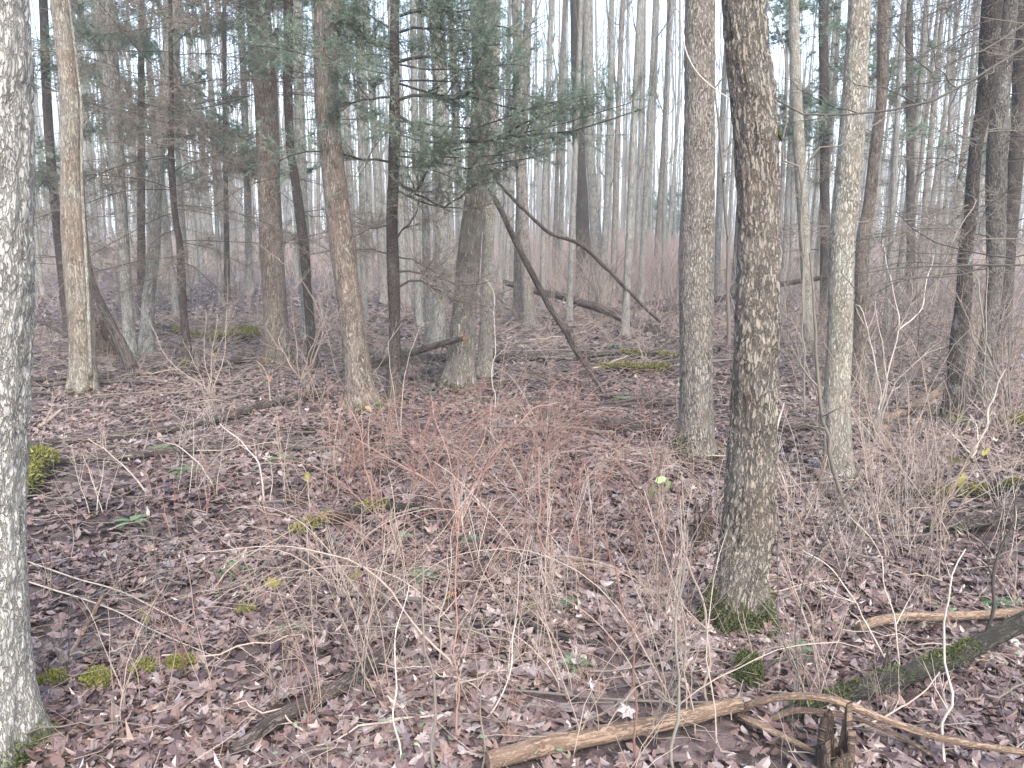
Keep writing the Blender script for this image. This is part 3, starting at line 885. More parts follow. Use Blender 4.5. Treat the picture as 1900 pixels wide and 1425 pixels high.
log('fallen_log', 'yellow-mossed log left of the straight grey trunk, farther of two', [(1070, 664, 10), (1160, 667, 11), (1215, 668, 10), (1262, 671, 9)], B_MOSSLOG, moss=(0.4, 1.0, 0.55, 0.025), twigs=4)
log('fallen_log', 'long thin log lying level across the left foreground floor', [(60, 872, 10), (168, 859, 11), (286, 851, 11), (455, 838, 10), (640, 841, 9), (760, 838, 7)], B_LOG, twigs=8)
log('fallen_log', 'pale reddish log running from left up towards the leaning brown trunk', [(58, 832, 9), (189, 821, 10), (303, 808, 12), (404, 787, 14), (488, 762, 14), (600, 736, 11)], B_LOG, twigs=6)
log('fallen_log', 'dark log behind the slim buff trunk pointing to the moss-footed trunk', [(48, 713, 8), (128, 706, 9), (182, 706, 10), (286, 699, 11), (370, 696, 11), (421, 682, 11), (475, 668, 10)], B_SPRUCE, twigs=8)
log('fallen_log', 'mossy log far back beside green ferns left of the moss-footed trunk', [(285, 608, 8), (380, 632, 9), (430, 634, 10), (480, 628, 8)], B_MOSSLOG, moss=(0.3, 1.0, 0.6, 0.03))
log('fallen_log', 'dark log end far back behind the straight grey trunk', [(1225, 574, 11), (1270, 567, 12), (1350, 552, 11), (1450, 528, 10), (1535, 514, 9)], B_SPRUCE, Y=(16, 14), twigs=6)
log('fallen_branch', 'crossed dark branch lying beneath the long sloping grey log', [(1120, 588, 6), (1175, 574, 7), (1230, 562, 6)], B_LOG, cat='branch', twigs=4)
log('fallen_branch', 'dark stick slanting down right beside the pale left trunk, mid distance', [(40, 588, 6), (75, 598, 6), (105, 612, 6), (135, 630, 6)], B_SPRUCE, Y=(9.6, 9.2), cat='branch', twigs=3)
log('fallen_branch', 'pale forked stick propped on the left floor near the left-edge trunk', [(72, 792, 6), (92, 778, 6), (113, 760, 5)], TW_TAN, Y=(6.6, 6.8), cat='branch', twigs=3, tw=TW_TAN)
log('fallen_log', 'short log capped with yellow-green moss beside the left-edge trunk', [(30, 935, 42), (50, 910, 44), (72, 885, 40), (90, 868, 22)], B_MOSSLOG, moss=(0, 1, 0.75, 0.022))
log('fallen_log', 'yellow mossy log left of the red brambles', [(545, 1003, 14), (590, 985, 20), (640, 972, 22), (700, 955, 16), (790, 955, 10)], B_MOSSLOG, moss=(0, 0.75, 0.6, 0.018), twigs=3)
log('fallen_log', 'dark diagonal log sunk in leaves at bottom left of centre', [(430, 1410, 22), (530, 1342, 30), (640, 1283, 31), (700, 1238, 30), (748, 1200, 24)], B_LOG, lift=0.35)
log('fallen_log', 'short broken log in the brambles ahead of the yellow mossy log', [(838, 1112, 14), (870, 1085, 18), (905, 1060, 18), (945, 1035, 14)], B_LOG, lift=0.4, end=0)
log('fallen_log', 'bent tan log stripped of bark along the bottom edge', [(905, 1434, 34), (1000, 1408, 34), (1085, 1393, 33), (1186, 1373, 31), (1270, 1354, 30), (1320, 1340, 29), (1372, 1328, 24)], B_TAN, lift=0.8, S=26)
log('fallen_branch', 'long tan branch arching over the stump to the right edge', [(1366, 1334, 14), (1380, 1317, 14), (1401, 1303, 14), (1449, 1292, 14), (1502, 1292, 15), (1563, 1305, 15), (1647, 1336, 14), (1748, 1369, 13), (1910, 1398, 12)], B_TAN, Y=(2.45, 2.15), cat='branch')
log('fallen_branch', 'thinner tan branch passing just below the arching one', [(1364, 1343, 14), (1420, 1337, 13), (1469, 1319, 13), (1529, 1322, 11), (1597, 1336, 9), (1691, 1376, 8), (1765, 1430, 7)], B_TAN, Y=(2.42, 2.2), cat='branch')
log('fallen_branch', 'tan branch running down to the bottom edge left of the stump', [(1368, 1330, 13), (1395, 1339, 13), (1479, 1380, 12), (1578, 1432, 11)], B_TAN, Y=(2.40, 2.15), cat='branch')
ml = log('fallen_log', 'dark log with green moss leading from the stump to the right edge', [(1455, 1326, 26), (1500, 1314, 31), (1562, 1297, 34), (1641, 1264, 36), (1708, 1240, 34), (1782, 1212, 33), (1833, 1186, 34), (1920, 1142, 34)], B_MOSSLOG, Y=(2.36, 2.92), moss=(0.05, 0.75, 0.58, 0.010), mossmat=MOSSD, S=26)
sm = MB()
Ys = ground_at(1641, 1250)[0][1]
sm.tubes(smooth_path(np.array([at(1640, 1258, Ys)[0], at(1643, 1235, Ys)[0], at(1652, 1202, Ys)[0]]), 8), np.linspace(0.011, 0.007, 8), 8, cap=True)
sm.build('stub', B_LOG, ml)
log('fallen_log', 'bare tan log lying behind the dark mossy log at right', [(1590, 1182, 18), (1625, 1170, 19), (1681, 1163, 19), (1760, 1158, 18), (1856, 1154, 17), (1930, 1150, 16)], B_TAN, lift=0.9)
log('fallen_log', 'black wet log at the right edge beyond the tan log', [(1720, 992, 14), (1775, 989, 20), (1840, 985, 24), (1920, 982, 25)], B_SPRUCE, lift=0.9)
log('fallen_branch', 'dark branch rising to the right edge above the black wet log', [(1770, 985, 12), (1800, 976, 13), (1833, 967, 13), (1910, 940, 12)], B_SPRUCE, cat='branch', Y=(4.2, 4.2))
log('fallen_log', 'mossy low log at the far right below the lichened spruce', [(1640, 925, 10), (1740, 925, 12), (1830, 922, 14), (1920, 912, 15)], B_MOSSLOG, moss=(0.3, 1, 0.55, 0.02))
log('fallen_log', 'pale grey log between the big scaly trunk and the lichened trunk', [(1442, 806, 18), (1500, 797, 20), (1560, 793, 18)], B_LOG)
log('fallen_log', 'smooth brown branch lying at the foot of the dark lichened spruce', [(1640, 790, 10), (1690, 765, 13), (1740, 738, 14), (1800, 715, 10)], B_TAN, twigs=4)
log('fallen_branch', 'grey crooked branch below the yellow mossy log, pointing down left', [(452, 1196, 9), (492, 1140, 11), (530, 1088, 11), (585, 1030, 7), (640, 985, 5)], B_LOG, cat='branch', Y=(2.95, 3.9))
log('fallen_branch', 'brown stick leaning down left beside the left-edge trunk', [(119, 1243, 7), (150, 1180, 8), (190, 1106, 8)], B_TAN, cat='branch', Y=(2.72, 3.1))
log('fallen_branch', 'pale straight stick from the left-edge trunk down to the right, lower one', [(48, 1090, 3), (202, 1140, 2.6), (290, 1184, 2.4), (420, 1240, 1.6)], TW_PALE, cat='branch', twigs=4, tw=TW_PALE, lift=3)
log('fallen_branch', 'pale straight stick from the left-edge trunk down to the right, upper one', [(50, 1052, 2.4), (140, 1085, 3), (229, 1112, 2.8), (364, 1178, 1.8)], TW_PALE, cat='branch', twigs=5, tw=TW_PALE, lift=3)
log('fallen_branch', 'grey bowed stick lying left of the red brambles', [(592, 1128, 6), (640, 1117, 7), (700, 1118, 8), (780, 1127, 8)], TW_GREY, cat='branch', lift=1.2)
log('fallen_branch', 'dark stick in the middle foreground crossing behind the brambles', [(870, 1172, 7), (950, 1162, 8), (1040, 1190, 7), (1110, 1205, 5)], TW_DARK, cat='branch', twigs=3)
log('fallen_branch', 'dark broken branch under the fern right of the red brambles', [(1080, 1085, 13), (1125, 1110, 11), (1150, 1125, 8)], B_LOG, cat='branch', twigs=2)
log('fallen_branch', 'thin dark straight stick low before the bent tan log', [(900, 1290, 5), (1010, 1300, 5), (1130, 1312, 5), (1270, 1318, 5), (1360, 1316, 4)], TW_GREY, cat='branch', lift=1.5)


def stump(name, label, px, py, w, hgt, mat, ext=0.15, S=60, lean=(0, 0)):
    b, t = ground_at(px, py)
    r = w * 0.5 * t / FPX
    th = np.arange(S) * 2 * math.pi / S
    spike = vnoise(np.stack([np.cos(th) * 2.2 + 5, np.sin(th) * 2.2, th * 0 + px], -1))
    spike = 0.35 + 0.9 * spike ** 1.5 + 0.35 * (vnoise(np.stack([np.cos(th) * 11, np.sin(th) * 11, th * 0 + 3], -1)) - 0.5)
    rows = 22
    mb = MB()
    V, B_ = [], []
    for side, rs in ((0, 1.0), (1, 0.62)):
        for k in range(rows):
            f = k / (rows - 1) if side == 0 else 1 - k / (rows - 1)
            h = f * hgt * spike - (ext if side == 0 else 0) * (1 - f)
            rr = r * rs * (1 + 0.35 * (1 - f) ** 3 + 0.16 * (vnoise(np.stack([np.cos(th) * 6, np.sin(th) * 6, h * 3 + side], -1)) - 0.5))
            V.append(np.stack([b[0] + rr * np.cos(th) + lean[0] * h, b[1] + rr * np.sin(th) + lean[1] * h, b[2] + h], -1))
            B_.append(np.stack([r * np.cos(th), r * np.sin(th), h], -1))
    n = len(V)
    i = np.arange(n - 1)[:, None] * S
    j = np.arange(S)[None]
    j2 = (j + 1) % S
    mb.add(np.concatenate(V), np.stack([i + j, i + j2, i + S + j2, i + S + j], -1).reshape(-1, 4), bk=np.concatenate(B_))
    o = mb.build(name, mat, loc=b)
    return tag(o, label, 'stump')


stump('tree_stump', 'rotten splintered brown stump at the bottom edge under the arching tan branch', 1546, 1436, 66, 0.185, B_ROT)
stump('tree_stump', 'small rotting stump with a yellow split, left of the big scaly trunk', 1303, 1010, 34, 0.22, B_ROT)
st = stump('tree_stump', 'split rust-brown stump behind the slim buff trunk', 200, 662, 42, 0.55, B_ROT)
lb = MB()
lb.tubes(smooth_path(np.array([at(246, 684, 9.0)[0], at(220, 630, 9.2)[0], at(190, 570, 9.3)[0], at(170, 520, 9.35)[0], at(163, 480, 9.4)[0]]), 16), np.linspace(0.075, 0.03, 16), 10, cap=True)
lb.build('leaning_slab', B_LOG, st)
stump('tree_stump', 'tiny black stub sticking up left of the moss-footed trunk', 398, 660, 11, 0.13, B_SPRUCE, S=24)

# ------------------------------------------------------------------ moss clumps on the floor
for px, py, w, h, lab, mat in ((98, 1272, 62, 0.05, 'yellow-green moss clump nearest the left-edge trunk', MOSS), (177, 1272, 60, 0.06, 'yellow-green moss clump with brown leaf at its left, second from the left-edge trunk', MOSS),
                          (270, 1250, 56, 0.04, 'flat yellow moss patch, third clump from the left-edge trunk', MOSS), (335, 1240, 56, 0.04, 'flat yellow moss patch, fourth clump from the left-edge trunk', MOSS),
                          (1388, 1272, 52, 0.11, 'round dark green moss lump at the foot of the big scaly trunk', MOSSD), (990, 1138, 26, 0.03, 'small moss spot beside a fern in the middle foreground', MOSS),
                          (440, 618, 95, 0.06, 'green mossy patch far left of the moss-footed trunk', MOSS), (1888, 790, 40, 0.10, 'moss-green mound at the right edge', MOSS),
                          (455, 1140, 34, 0.03, 'small bright moss strip under the crooked grey branch', MOSS)):
    b, t = ground_at(px, py)
    r = w * 0.5 * t / FPX
    K = 700
    q = np.sqrt(rng.random(K)) * r
    a = rng.random(K) * 2 * math.pi
    x, y = b[0] + q * np.cos(a), b[1] + q * np.sin(a) * 0.7
    edge = 1 - (q / r) ** 2 * rng.uniform(0.8, 1.5, K) + 0.9 * (vnoise(np.stack([x * 18, y * 18, x * 0], -1)) - 0.5)
    z = gz(x, y) + h * np.clip(edge, 0, 1) ** 0.7
    ok = edge > 0.05
    mb = MB()
    moss_tufts(mb, np.stack([x, y, z], -1)[ok], np.tile([[0, 0, 1.0]], (ok.sum(), 1)), 6, max(0.012, 0.0028 * b[1]))
    g = 14                                           # the clump's body under the blades
    gr = np.linspace(-1, 1, g)
    gx, gy = np.meshgrid(gr, gr)
    rr = np.sqrt(gx ** 2 + gy ** 2)
    X2, Y2 = b[0] + gx * r, b[1] + gy * r * 0.7
    e2 = np.clip(1 - rr ** 2 + 0.7 * (vnoise(np.stack([X2 * 18, Y2 * 18, X2 * 0], -1)) - 0.5), 0, 1)
    ia, ja = np.meshgrid(np.arange(g - 1), np.arange(g - 1), indexing='ij')
    mb.add(np.stack([X2, Y2, gz(X2, Y2) - 0.03 + (h + 0.03) * e2 ** 0.7], -1), np.stack([ia * g + ja, ia * g + ja + 1, (ia + 1) * g + ja + 1, (ia + 1) * g + ja], -1), rnd=0.25)
    tag(mb.build('moss_clump', mat, loc=b), lab, 'moss', 'moss clumps on the forest floor')


# ------------------------------------------------------------------ ferns
def fern_mesh(seed, nf=7, ln=0.34):
    mb = MB()
    for k in range(nf):
        az = 2 * math.pi * (k + rng.uniform(-0.3, 0.3)) / nf
        L = ln * rng.uniform(0.7, 1.15)
        el = rng.uniform(0.25, 0.8)
        s = np.linspace(0, 1, 22)
        d = np.array([math.cos(az), math.sin(az)])
        zz = L * (el * s - (el + 0.15) * s ** 2) * 0.9 + 0.02
        P = np.stack([d[0] * L * s, d[1] * L * s, zz], -1)
        mb.tubes(P[None], np.linspace(0.0016, 0.0006, 22), 3, rnd=[0.2])
        sd = np.array([-d[1], d[0], 0])
        T = unit(np.gradient(P, axis=0))
        for sg in (1, -1):
            w = np.sin(np.pi * np.clip(s * 0.92 + 0.10, 0, 1)) * L * 0.22
            b0 = P - T * 0.006
            b1 = P + T * 0.006
            tip = P + sd * sg * w[:, None] + T * w[:, None] * 0.35 + np.array([0, 0, -0.15]) * w[:, None]
            mid = P + sd * sg * w[:, None] * 0.5 + T * (w[:, None] * 0.18 + 0.006)
            V = np.stack([b0, tip, mid, b1], 1)
            mb.add(V, np.arange(len(s) * 4).reshape(-1, 4), rnd=np.repeat(rng.random() * 0.5 + rng.random(len(s)) * 0.5, 4))
    return mb


FM = [fern_mesh(i).mesh('fern', FERN) for i in range(4)]
for i, (px, py, sc, where) in enumerate(((425, 612, 1.5, 'green fern on the far mossy log left of the moss-footed trunk'), (460, 606, 1.3, 'smaller green fern beside the far mossy log'), (1140, 645, 1.6, 'grey-green fern beyond the leaning dead pole'),
        (1480, 655, 1.5, 'green fern beside the thin pale grey trunk'), (1600, 722, 1.5, 'fern in the dark behind the pale lichened trunk'), (875, 1008, 0.8, 'bright green small fern among the red brambles'),
        (790, 1078, 1.0, 'green fern behind the upright grey stem in the brambles'), (520, 858, 1.2, 'bright fern right of the long thin log'), (1050, 1128, 0.8, 'fern beside the small moss spot in the foreground'),
        (1065, 1242, 0.85, 'fern nearest the bent tan log'), (350, 880, 1.4, 'faint fern in front of the long thin log'), (1475, 1215, 0.85, 'blue-green fern left of the dark mossy log'),
        (430, 1062, 1.1, 'pale green fern above the crooked grey branch'), (745, 1005, 0.9, 'small green fern right of the yellow mossy log'), (795, 735, 1.2, 'dark fern at the left foot of the broad centre trunk'),
        (1155, 745, 1.3, 'fern right of the foot of the leaning dead pole'), (300, 838, 1.1, 'small fern behind the long thin log'), (245, 975, 1.2, 'faint fern right of the mossy capped log'), (540, 1175, 0.7, 'tiny fern in front of the yellow mossy log'),
        (1810, 790, 1.4, 'fern at the foot of the dark lichened spruce'), (1860, 1130, 1.1, 'fern behind the tan log at the right edge'), (1610, 708, 1.5, 'fern right behind the lichened trunk foot'))):
    b, t = ground_at(px, py)
    o = bpy.data.objects.new('fern', FM[i % 4])
    col.objects.link(o)
    o.location = b + np.array([0, 0, 0.015])
    o.rotation_euler = (0, 0, rng.uniform(0, 6.3))
    o.scale = (sc * 0.36,) * 3
    tag(o, where, 'fern', 'green ferns on the forest floor')


# ------------------------------------------------------------------ canes and stems traced from the photo
def leaf_shape(kind):
    if kind == 'maple':
        a = np.radians([-90, -60, -35, -12, 10, 28, 48, 62, 78, 90, 102, 118, 132, 152, 170, 192, 215, 240])
        r = np.array([0.25, 0.45, 0.40, 0.85, 0.50, 0.62, 0.95, 0.55, 0.70, 1.1, 0.70, 0.55, 0.95, 0.62, 0.50, 0.85, 0.40, 0.45])
    elif kind == 'oak':
        a = np.radians([-90, -55, -25, 5, 25, 45, 58, 70, 80, 90, 100, 110, 122, 135, 155, 175, 205, 235])
        r = np.array([0.9, 0.42, 0.30, 0.45, 0.33, 0.60, 0.48, 0.85, 0.75, 1.05, 0.75, 0.85, 0.48, 0.60, 0.33, 0.45, 0.30, 0.42])
    else:
        a = np.linspace(-math.pi / 2, 1.5 * math.pi, 12, endpoint=False)
        r = 1.0 / np.sqrt((np.cos(a) / 0.45) ** 2 + np.sin(a) ** 2)
    return np.stack([r * np.cos(a), r * np.sin(a), 0 * a], -1)


def rotmats(yaw, tx, ty):
    cy, sy, cx, sx, cb, sb = np.cos(yaw), np.sin(yaw), np.cos(tx), np.sin(tx), np.cos(ty), np.sin(ty)
    o, z = np.ones_like(yaw), np.zeros_like(yaw)
    Rz = np.stack([np.stack([cy, -sy, z], -1), np.stack([sy, cy, z], -1), np.stack([z, z, o], -1)], -2)
    Rx = np.stack([np.stack([o, z, z], -1), np.stack([z, cx, -sx], -1), np.stack([z, sx, cx], -1)], -2)
    Ry = np.stack([np.stack([cb, z, sb], -1), np.stack([z, o, z], -1), np.stack([-sb, z, cb], -1)], -2)
    return Rz @ Rx @ Ry


def leaves(mb, kind, pos, size, tilt, curl=0.35, rnd=None):
    sh = leaf_shape(kind)
    n = len(sh)
    K = len(pos)
    cu = rng.normal(0, curl, (K, 1))
    cv = rng.normal(0, curl, (K, 1))
    p = np.broadcast_to(sh, (K, n, 3)).copy()
    p *= 1 + rng.normal(0, 0.06, (K, n, 1))
    p[..., 2] = cu * p[..., 0] ** 2 + cv * p[..., 1] ** 2 + rng.normal(0, 0.10, (K, n)) * np.abs(p[..., 0]) * 0.55
    p = np.concatenate([p, np.zeros((K, 1, 3))], 1) * size[:, None, None]
    Rm = rotmats(rng.uniform(0, 2 * math.pi, K), rng.normal(0, tilt, K), rng.normal(0, tilt, K))
    V = np.einsum('kij,kpj->kpi', Rm, p) + pos[:, None]
    tri = np.array([[n, a, (a + 1) % n] for a in range(n)])
    T = (np.arange(K)[:, None, None] * (n + 1) + tri[None]).reshape(-1, 3)
    if rnd is None:
        rnd = rng.random(K)
    mb.add(V, tris=T, rnd=np.repeat(rnd, n + 1))


def cane(label, stems, mat, name='cane', cat='plant stem', side=3, sub=2, dY=0.1, sl=(0.08, 0.28), up=0.1, lf=None, group=None, Y=None):
    """stems: list of (points base first (x, y), width px); all stand at the first stem's foot"""
    b, t = ground_at(*stems[0][0][0])
    Yb = b[1] if Y is None else Y
    mb = MB()
    Ps = []
    for pts, w in stems:
        m = len(pts)
        dd = rng.uniform(-dY, dY)
        q = np.array([at(x, y, Yb + dd * i / m)[0] for i, (x, y) in enumerate(pts)])
        n = 18
        P = smooth_path(q, n)
        P[1:] += (np.stack([vnoise(P[1:] * 9 + 2), vnoise(P[1:] * 9 + 7), vnoise(P[1:] * 9 + 12)], -1) - 0.5) * 0.035
        Rr = w * 0.38 * Yb / FPX * np.linspace(1.1, 0.4, n) * (0.85 + 0.3 * rng.random(n))
        mb.tubes(P, Rr, 6)
        Ps.append((P, Rr))
        if side:
            P2, R2 = grow(P[None], Rr[None], side, sl, (30, 60), up, 0.14, 5, (0.25, 0.97), 0.6, rmin=0.0009)
            mb.tubes(P2, R2, 4)
            if sub:
                P3, R3 = grow(P2, R2, sub, (sl[0] * 0.5, sl[1] * 0.5), (30, 55), up, 0.14, 4, rmin=0.0008)
                mb.tubes(P3, R3, 3)
    o = mb.build(name, mat, loc=b)
    tag(o, label, cat, group)
    for (kind, x, y, size, lm) in (lf or ()):
        lm_ = MB()
        c = at(x, y, Yb)[0]
        leaves(lm_, kind, c[None], np.array([size]), 0.5, 0.2)
        Vv = lm_.V[0] - c
        lm_.V[0] = c + Vv @ np.array([[1, 0, 0], [0, 0.35, -0.94], [0, 0.94, 0.35]])   # hanging, broad side showing
        # a short stalk to the nearest point of the stem
        allp = np.concatenate([p for p, _ in Ps])
        nb = allp[np.argmin(np.linalg.norm(allp - c, axis=1))]
        lm_.tubes(smooth_path(np.array([nb, (nb + c) / 2 + np.array([0, 0, 0.02]), c]), 6), 0.0012, 3, rnd=[0.3])
        lm_.build('leaf', lm, o)
    return o


cane('white upright stem bowing slightly at the bottom edge left of centre', [([(737, 1436), (734, 1315), (728, 1248), (730, 1200), (735, 1160), (757, 1090)], 6)], TW_PALE, side=1)
cane('white slanting stem right of the grey sapling in the foreground', [([(896, 1342), (920, 1300), (936, 1258), (950, 1200), (963, 1154)], 5)], TW_PALE, side=2)
cane('pale pink straight stem among the red brambles', [([(813, 1240), (816, 1190), (819, 1154), (826, 1090), (833, 1025), (842, 965)], 5)], TW_PALE, side=2)
cane('upright grey sapling with peeling foot at bottom centre', [([(806, 1432), (800, 1330), (796, 1250), (790, 1200), (787, 1130), (784, 1046)], 11)], TW_GREY, name='sapling', cat='sapling', side=4)
cane('dark red straight cane beside the upright grey sapling', [([(848, 1372), (848, 1280), (848, 1180), (845, 1096), (850, 1000), (846, 900)], 6)], TW_RED, side=3)
cane('dark short upright stem in front of the bent tan log\'s left end', [([(895, 1428), (896, 1350), (896, 1282), (912, 1250), (930, 1236)], 6)], TW_GREY, side=3)
cane('tall dark red cane right of centre in the foreground', [([(1184, 1425), (1176, 1350), (1169, 1282), (1169, 1181), (1158, 1140), (1145, 1097), (1128, 1020), (1106, 970)], 8)], TW_RED, side=5)
cane('greenish upright sapling stem before the bent tan log\'s right end', [([(1250, 1432), (1252, 1350), (1253, 1282), (1259, 1170), (1266, 1063), (1270, 980)], 9)], TW_LICH, name='sapling', cat='sapling', side=4)
cane('long pale cane arching from the left over the yellow mossy log', [([(848, 1250), (798, 1194), (741, 1130), (691, 1070), (640, 1037), (573, 1015), (488, 1012), (374, 1025)], 6)], TW_TAN, side=5, sl=(0.1, 0.35))
cane('pale cane rising right under the long arching cane', [([(397, 1103), (410, 1078), (421, 1060), (450, 1036), (499, 1009), (540, 985)], 5)], TW_TAN, side=2)
cane('thin white cane bowing beside the big scaly trunk, far right one', [([(1681, 1275), (1671, 1231), (1661, 1164), (1651, 1107), (1634, 1036), (1597, 975), (1575, 950)], 5)], TW_PALE, side=3)
cane('pale stem slanting up left between the scaly trunk and the mossy log', [([(1640, 1232), (1607, 1157), (1575, 1110), (1546, 1070), (1486, 1019)], 5)], TW_PALE, side=4)
cane('white-barked upright stem with dark top crossing the dark mossy log', [([(1752, 1425), (1755, 1366), (1762, 1248), (1759, 1181), (1760, 1107), (1769, 1056), (1792, 1012)], 8)], TW_PALE, side=3)
cane('dark crooked stem rising from the dark mossy log at right', [([(1826, 1195), (1840, 1147), (1847, 1080), (1853, 1029), (1880, 965), (1888, 920)], 9)], TW_DARK, side=4)
cane('tan stem curving up left of the big scaly trunk\'s foot', [([(1316, 1312), (1311, 1214), (1307, 1130), (1287, 1056), (1270, 1006), (1262, 930)], 8)], TW_TAN, side=4)
cane('crooked tan stem right of the big scaly trunk\'s foot', [([(1514, 1268), (1510, 1220), (1506, 1181), (1507, 1140), (1496, 1113), (1484, 1070)], 7)], TW_TAN, side=3)
cane('bent tan stem before the moss lump of the big scaly trunk', [([(1456, 1290), (1418, 1258), (1398, 1212), (1385, 1165), (1376, 1130)], 6)], TW_TAN, side=2)
cane('white twig sticking up along the right side of the big scaly trunk, upper one', [([(1436, 835), (1440, 800), (1448, 770), (1459, 743)], 8)], TW_PALE, side=0, Y=5.0)
cane('white broken twig right of the big scaly trunk, lower one', [([(1466, 935), (1460, 912), (1450, 882), (1437, 853)], 8)], TW_PALE, side=0)
cane('grey sapling leaning left across the foot of the pale lichened trunk', [([(1612, 1012), (1590, 975), (1560, 921), (1540, 840), (1526, 740), (1512, 640), (1505, 560), (1500, 470)], 12)], TW_LICH, name='sapling', cat='sapling', side=4, sl=(0.2, 0.5))
cane('many-stemmed pale shrub between the pale lichened trunk and the lichened spruce', [
    ([(1624, 822), (1637, 736), (1668, 612), (1661, 551), (1647, 494), (1640, 455)], 4.5), ([(1668, 612), (1690, 556), (1691, 510), (1681, 478)], 3.2), ([(1668, 612), (1712, 568), (1720, 518), (1735, 470)], 3.2),
    ([(1626, 815), (1657, 720), (1681, 690), (1721, 659), (1750, 640)], 4), ([(1624, 812), (1612, 750), (1597, 686), (1577, 655)], 3.2), ([(1630, 760), (1632, 720), (1606, 590), (1585, 560), (1600, 600)], 4),
    ([(1622, 818), (1580, 760), (1550, 703)], 4), ([(1626, 815), (1645, 700), (1628, 600), (1622, 560)], 4)], TW_PALE, name='shrub', cat='shrub', side=4, sl=(0.1, 0.35), dY=0.4)
cane('pale forked shrub stems at the right edge before the spruces', [([(1802, 850), (1829, 793), (1846, 730), (1863, 686)], 7), ([(1815, 820), (1812, 790), (1800, 770)], 4), ([(1802, 848), (1770, 810), (1745, 790)], 4)], TW_PALE, name='shrub', cat='shrub', side=3)
cane('tan leaning stems crossing the dark foot of the grey spruce', [([(1880, 790), (1862, 700), (1830, 640), (1815, 520), (1805, 505)], 7), ([(1878, 790), (1872, 640), (1885, 600), (1900, 560)], 5)], TW_LICH, name='shrub', cat='shrub', side=5, sl=(0.15, 0.5))
cane('pale leafless shrub fanning up between the moss-footed and leaning brown trunks', [
    ([(556, 700), (546, 610), (540, 555), (575, 500), (600, 480)], 3), ([(556, 700), (500, 620), (492, 600), (510, 585)], 2.2), ([(560, 702), (600, 610), (560, 520), (480, 452)], 2.6), ([(562, 702), (610, 560), (600, 500), (577, 460)], 2.6),
    ([(558, 702), (580, 640), (600, 600), (612, 590)], 2.2), ([(556, 702), (520, 640), (526, 610)], 2.2), ([(562, 704), (640, 560), (690, 520), (700, 500)], 2.2)], TW_TAN, name='shrub', cat='shrub', side=7, sl=(0.12, 0.4), dY=0.5, Y=7.0)
cane('tall pale stems before the broad centre trunk', [([(740, 830), (746, 760), (752, 690), (775, 615), (805, 598)], 2.8), ([(742, 830), (730, 720), (720, 640), (745, 600)], 2.4), ([(918, 760), (916, 690), (920, 600), (917, 540), (900, 518)], 2.5)], TW_PALE, name='shrub', cat='shrub', side=3, sl=(0.1, 0.35), Y=6.2)
cane('dense red bramble clump in the middle of the photo', [
    ([(850, 990), (845, 930), (850, 850), (870, 800), (925, 770)], 6), ([(850, 992), (880, 900), (930, 830), (985, 765), (1040, 745)], 6), ([(848, 992), (820, 930), (790, 850), (740, 790)], 5), ([(852, 992), (900, 880), (960, 790), (1000, 770)], 5),
    ([(846, 990), (800, 900), (730, 850), (650, 810)], 5), ([(850, 992), (860, 880), (900, 820), (910, 740)], 5), ([(848, 992), (838, 880), (810, 780), (800, 740)], 4), ([(850, 994), (900, 940), (1000, 900), (1080, 910)], 4)],
     TW_RED, name='bramble', cat='bramble', side=5, sl=(0.08, 0.3), dY=0.5)
cane('red bramble with three stiff upright canes right of the dense clump', [([(1022, 1100), (1012, 1040), (1003, 980), (1000, 900), (1004, 830)], 6), ([(1028, 1100), (1030, 1030), (1018, 960), (1010, 900)], 5), ([(972, 1040), (975, 960), (960, 880), (945, 850)], 5)], TW_RED, name='bramble', cat='bramble', side=4)
cane('reddish cane leaning left in front of the leaning brown trunk', [([(700, 960), (680, 880), (665, 800), (640, 740)], 6), ([(702, 962), (690, 900), (640, 840), (600, 820)], 4)], TW_RED, name='bramble', cat='bramble', side=4)
cane('red-brown canes arching to the left at left of centre', [([(760, 1050), (700, 960), (640, 900), (560, 860), (480, 845)], 5), ([(762, 1052), (690, 1000), (600, 960), (540, 950)], 4), ([(760, 1050), (720, 950), (700, 900), (690, 850)], 4)], TW_RED, name='bramble', cat='bramble', side=5)
cane('pale slanting stem in the left floor pointing up left', [([(490, 930), (478, 860), (450, 820), (410, 783)], 5), ([(500, 940), (505, 870), (500, 840)], 3)], TW_PALE, name='shrub', cat='shrub', side=3)
cane('pale long stem slanting up left on the left floor', [([(272, 920), (250, 890), (215, 850), (165, 812)], 5), ([(395, 900), (370, 860), (330, 830), (290, 808)], 4)], TW_PALE, name='shrub', cat='shrub', side=3)
cane('pale low stem with two olive hanging leaves at right', [([(1735, 960), (1760, 920), (1790, 870), (1830, 840), (1850, 790)], 5), ([(1740, 955), (1790, 895), (1800, 905)], 4)], TW_TAN, name='shrub', cat='shrub', side=3,
     lf=[('oval', 1768, 852, 0.045, LF_OLIVE), ('oval', 1800, 852, 0.05, LF_OLIVE), ('oval', 1785, 892, 0.05, LF_OLIVE), ('oval', 1828, 838, 0.035, LF_OLIVE)])
cane('shrub twig with bright green leaves left of the big scaly trunk', [([(1232, 1010), (1236, 960), (1230, 925), (1222, 895), (1235, 860)], 4)], TW_TAN, name='shrub', cat='shrub', side=2,
     lf=[('oval', 1210, 912, 0.036, LF_GREEN), ('oval', 1226, 890, 0.036, LF_GREEN), ('oval', 1240, 900, 0.036, LF_GREEN), ('oval', 1222, 918, 0.036, LF_GREEN)])
cane('stem holding one drooping dull yellow leaf above the left moss clumps', [([(262, 1200), (268, 1165), (275, 1135), (262, 1115)], 3)], TW_GREY, name='shrub', cat='shrub', side=1, lf=[('maple', 270, 1145, 0.045, LF_OLIVE)])
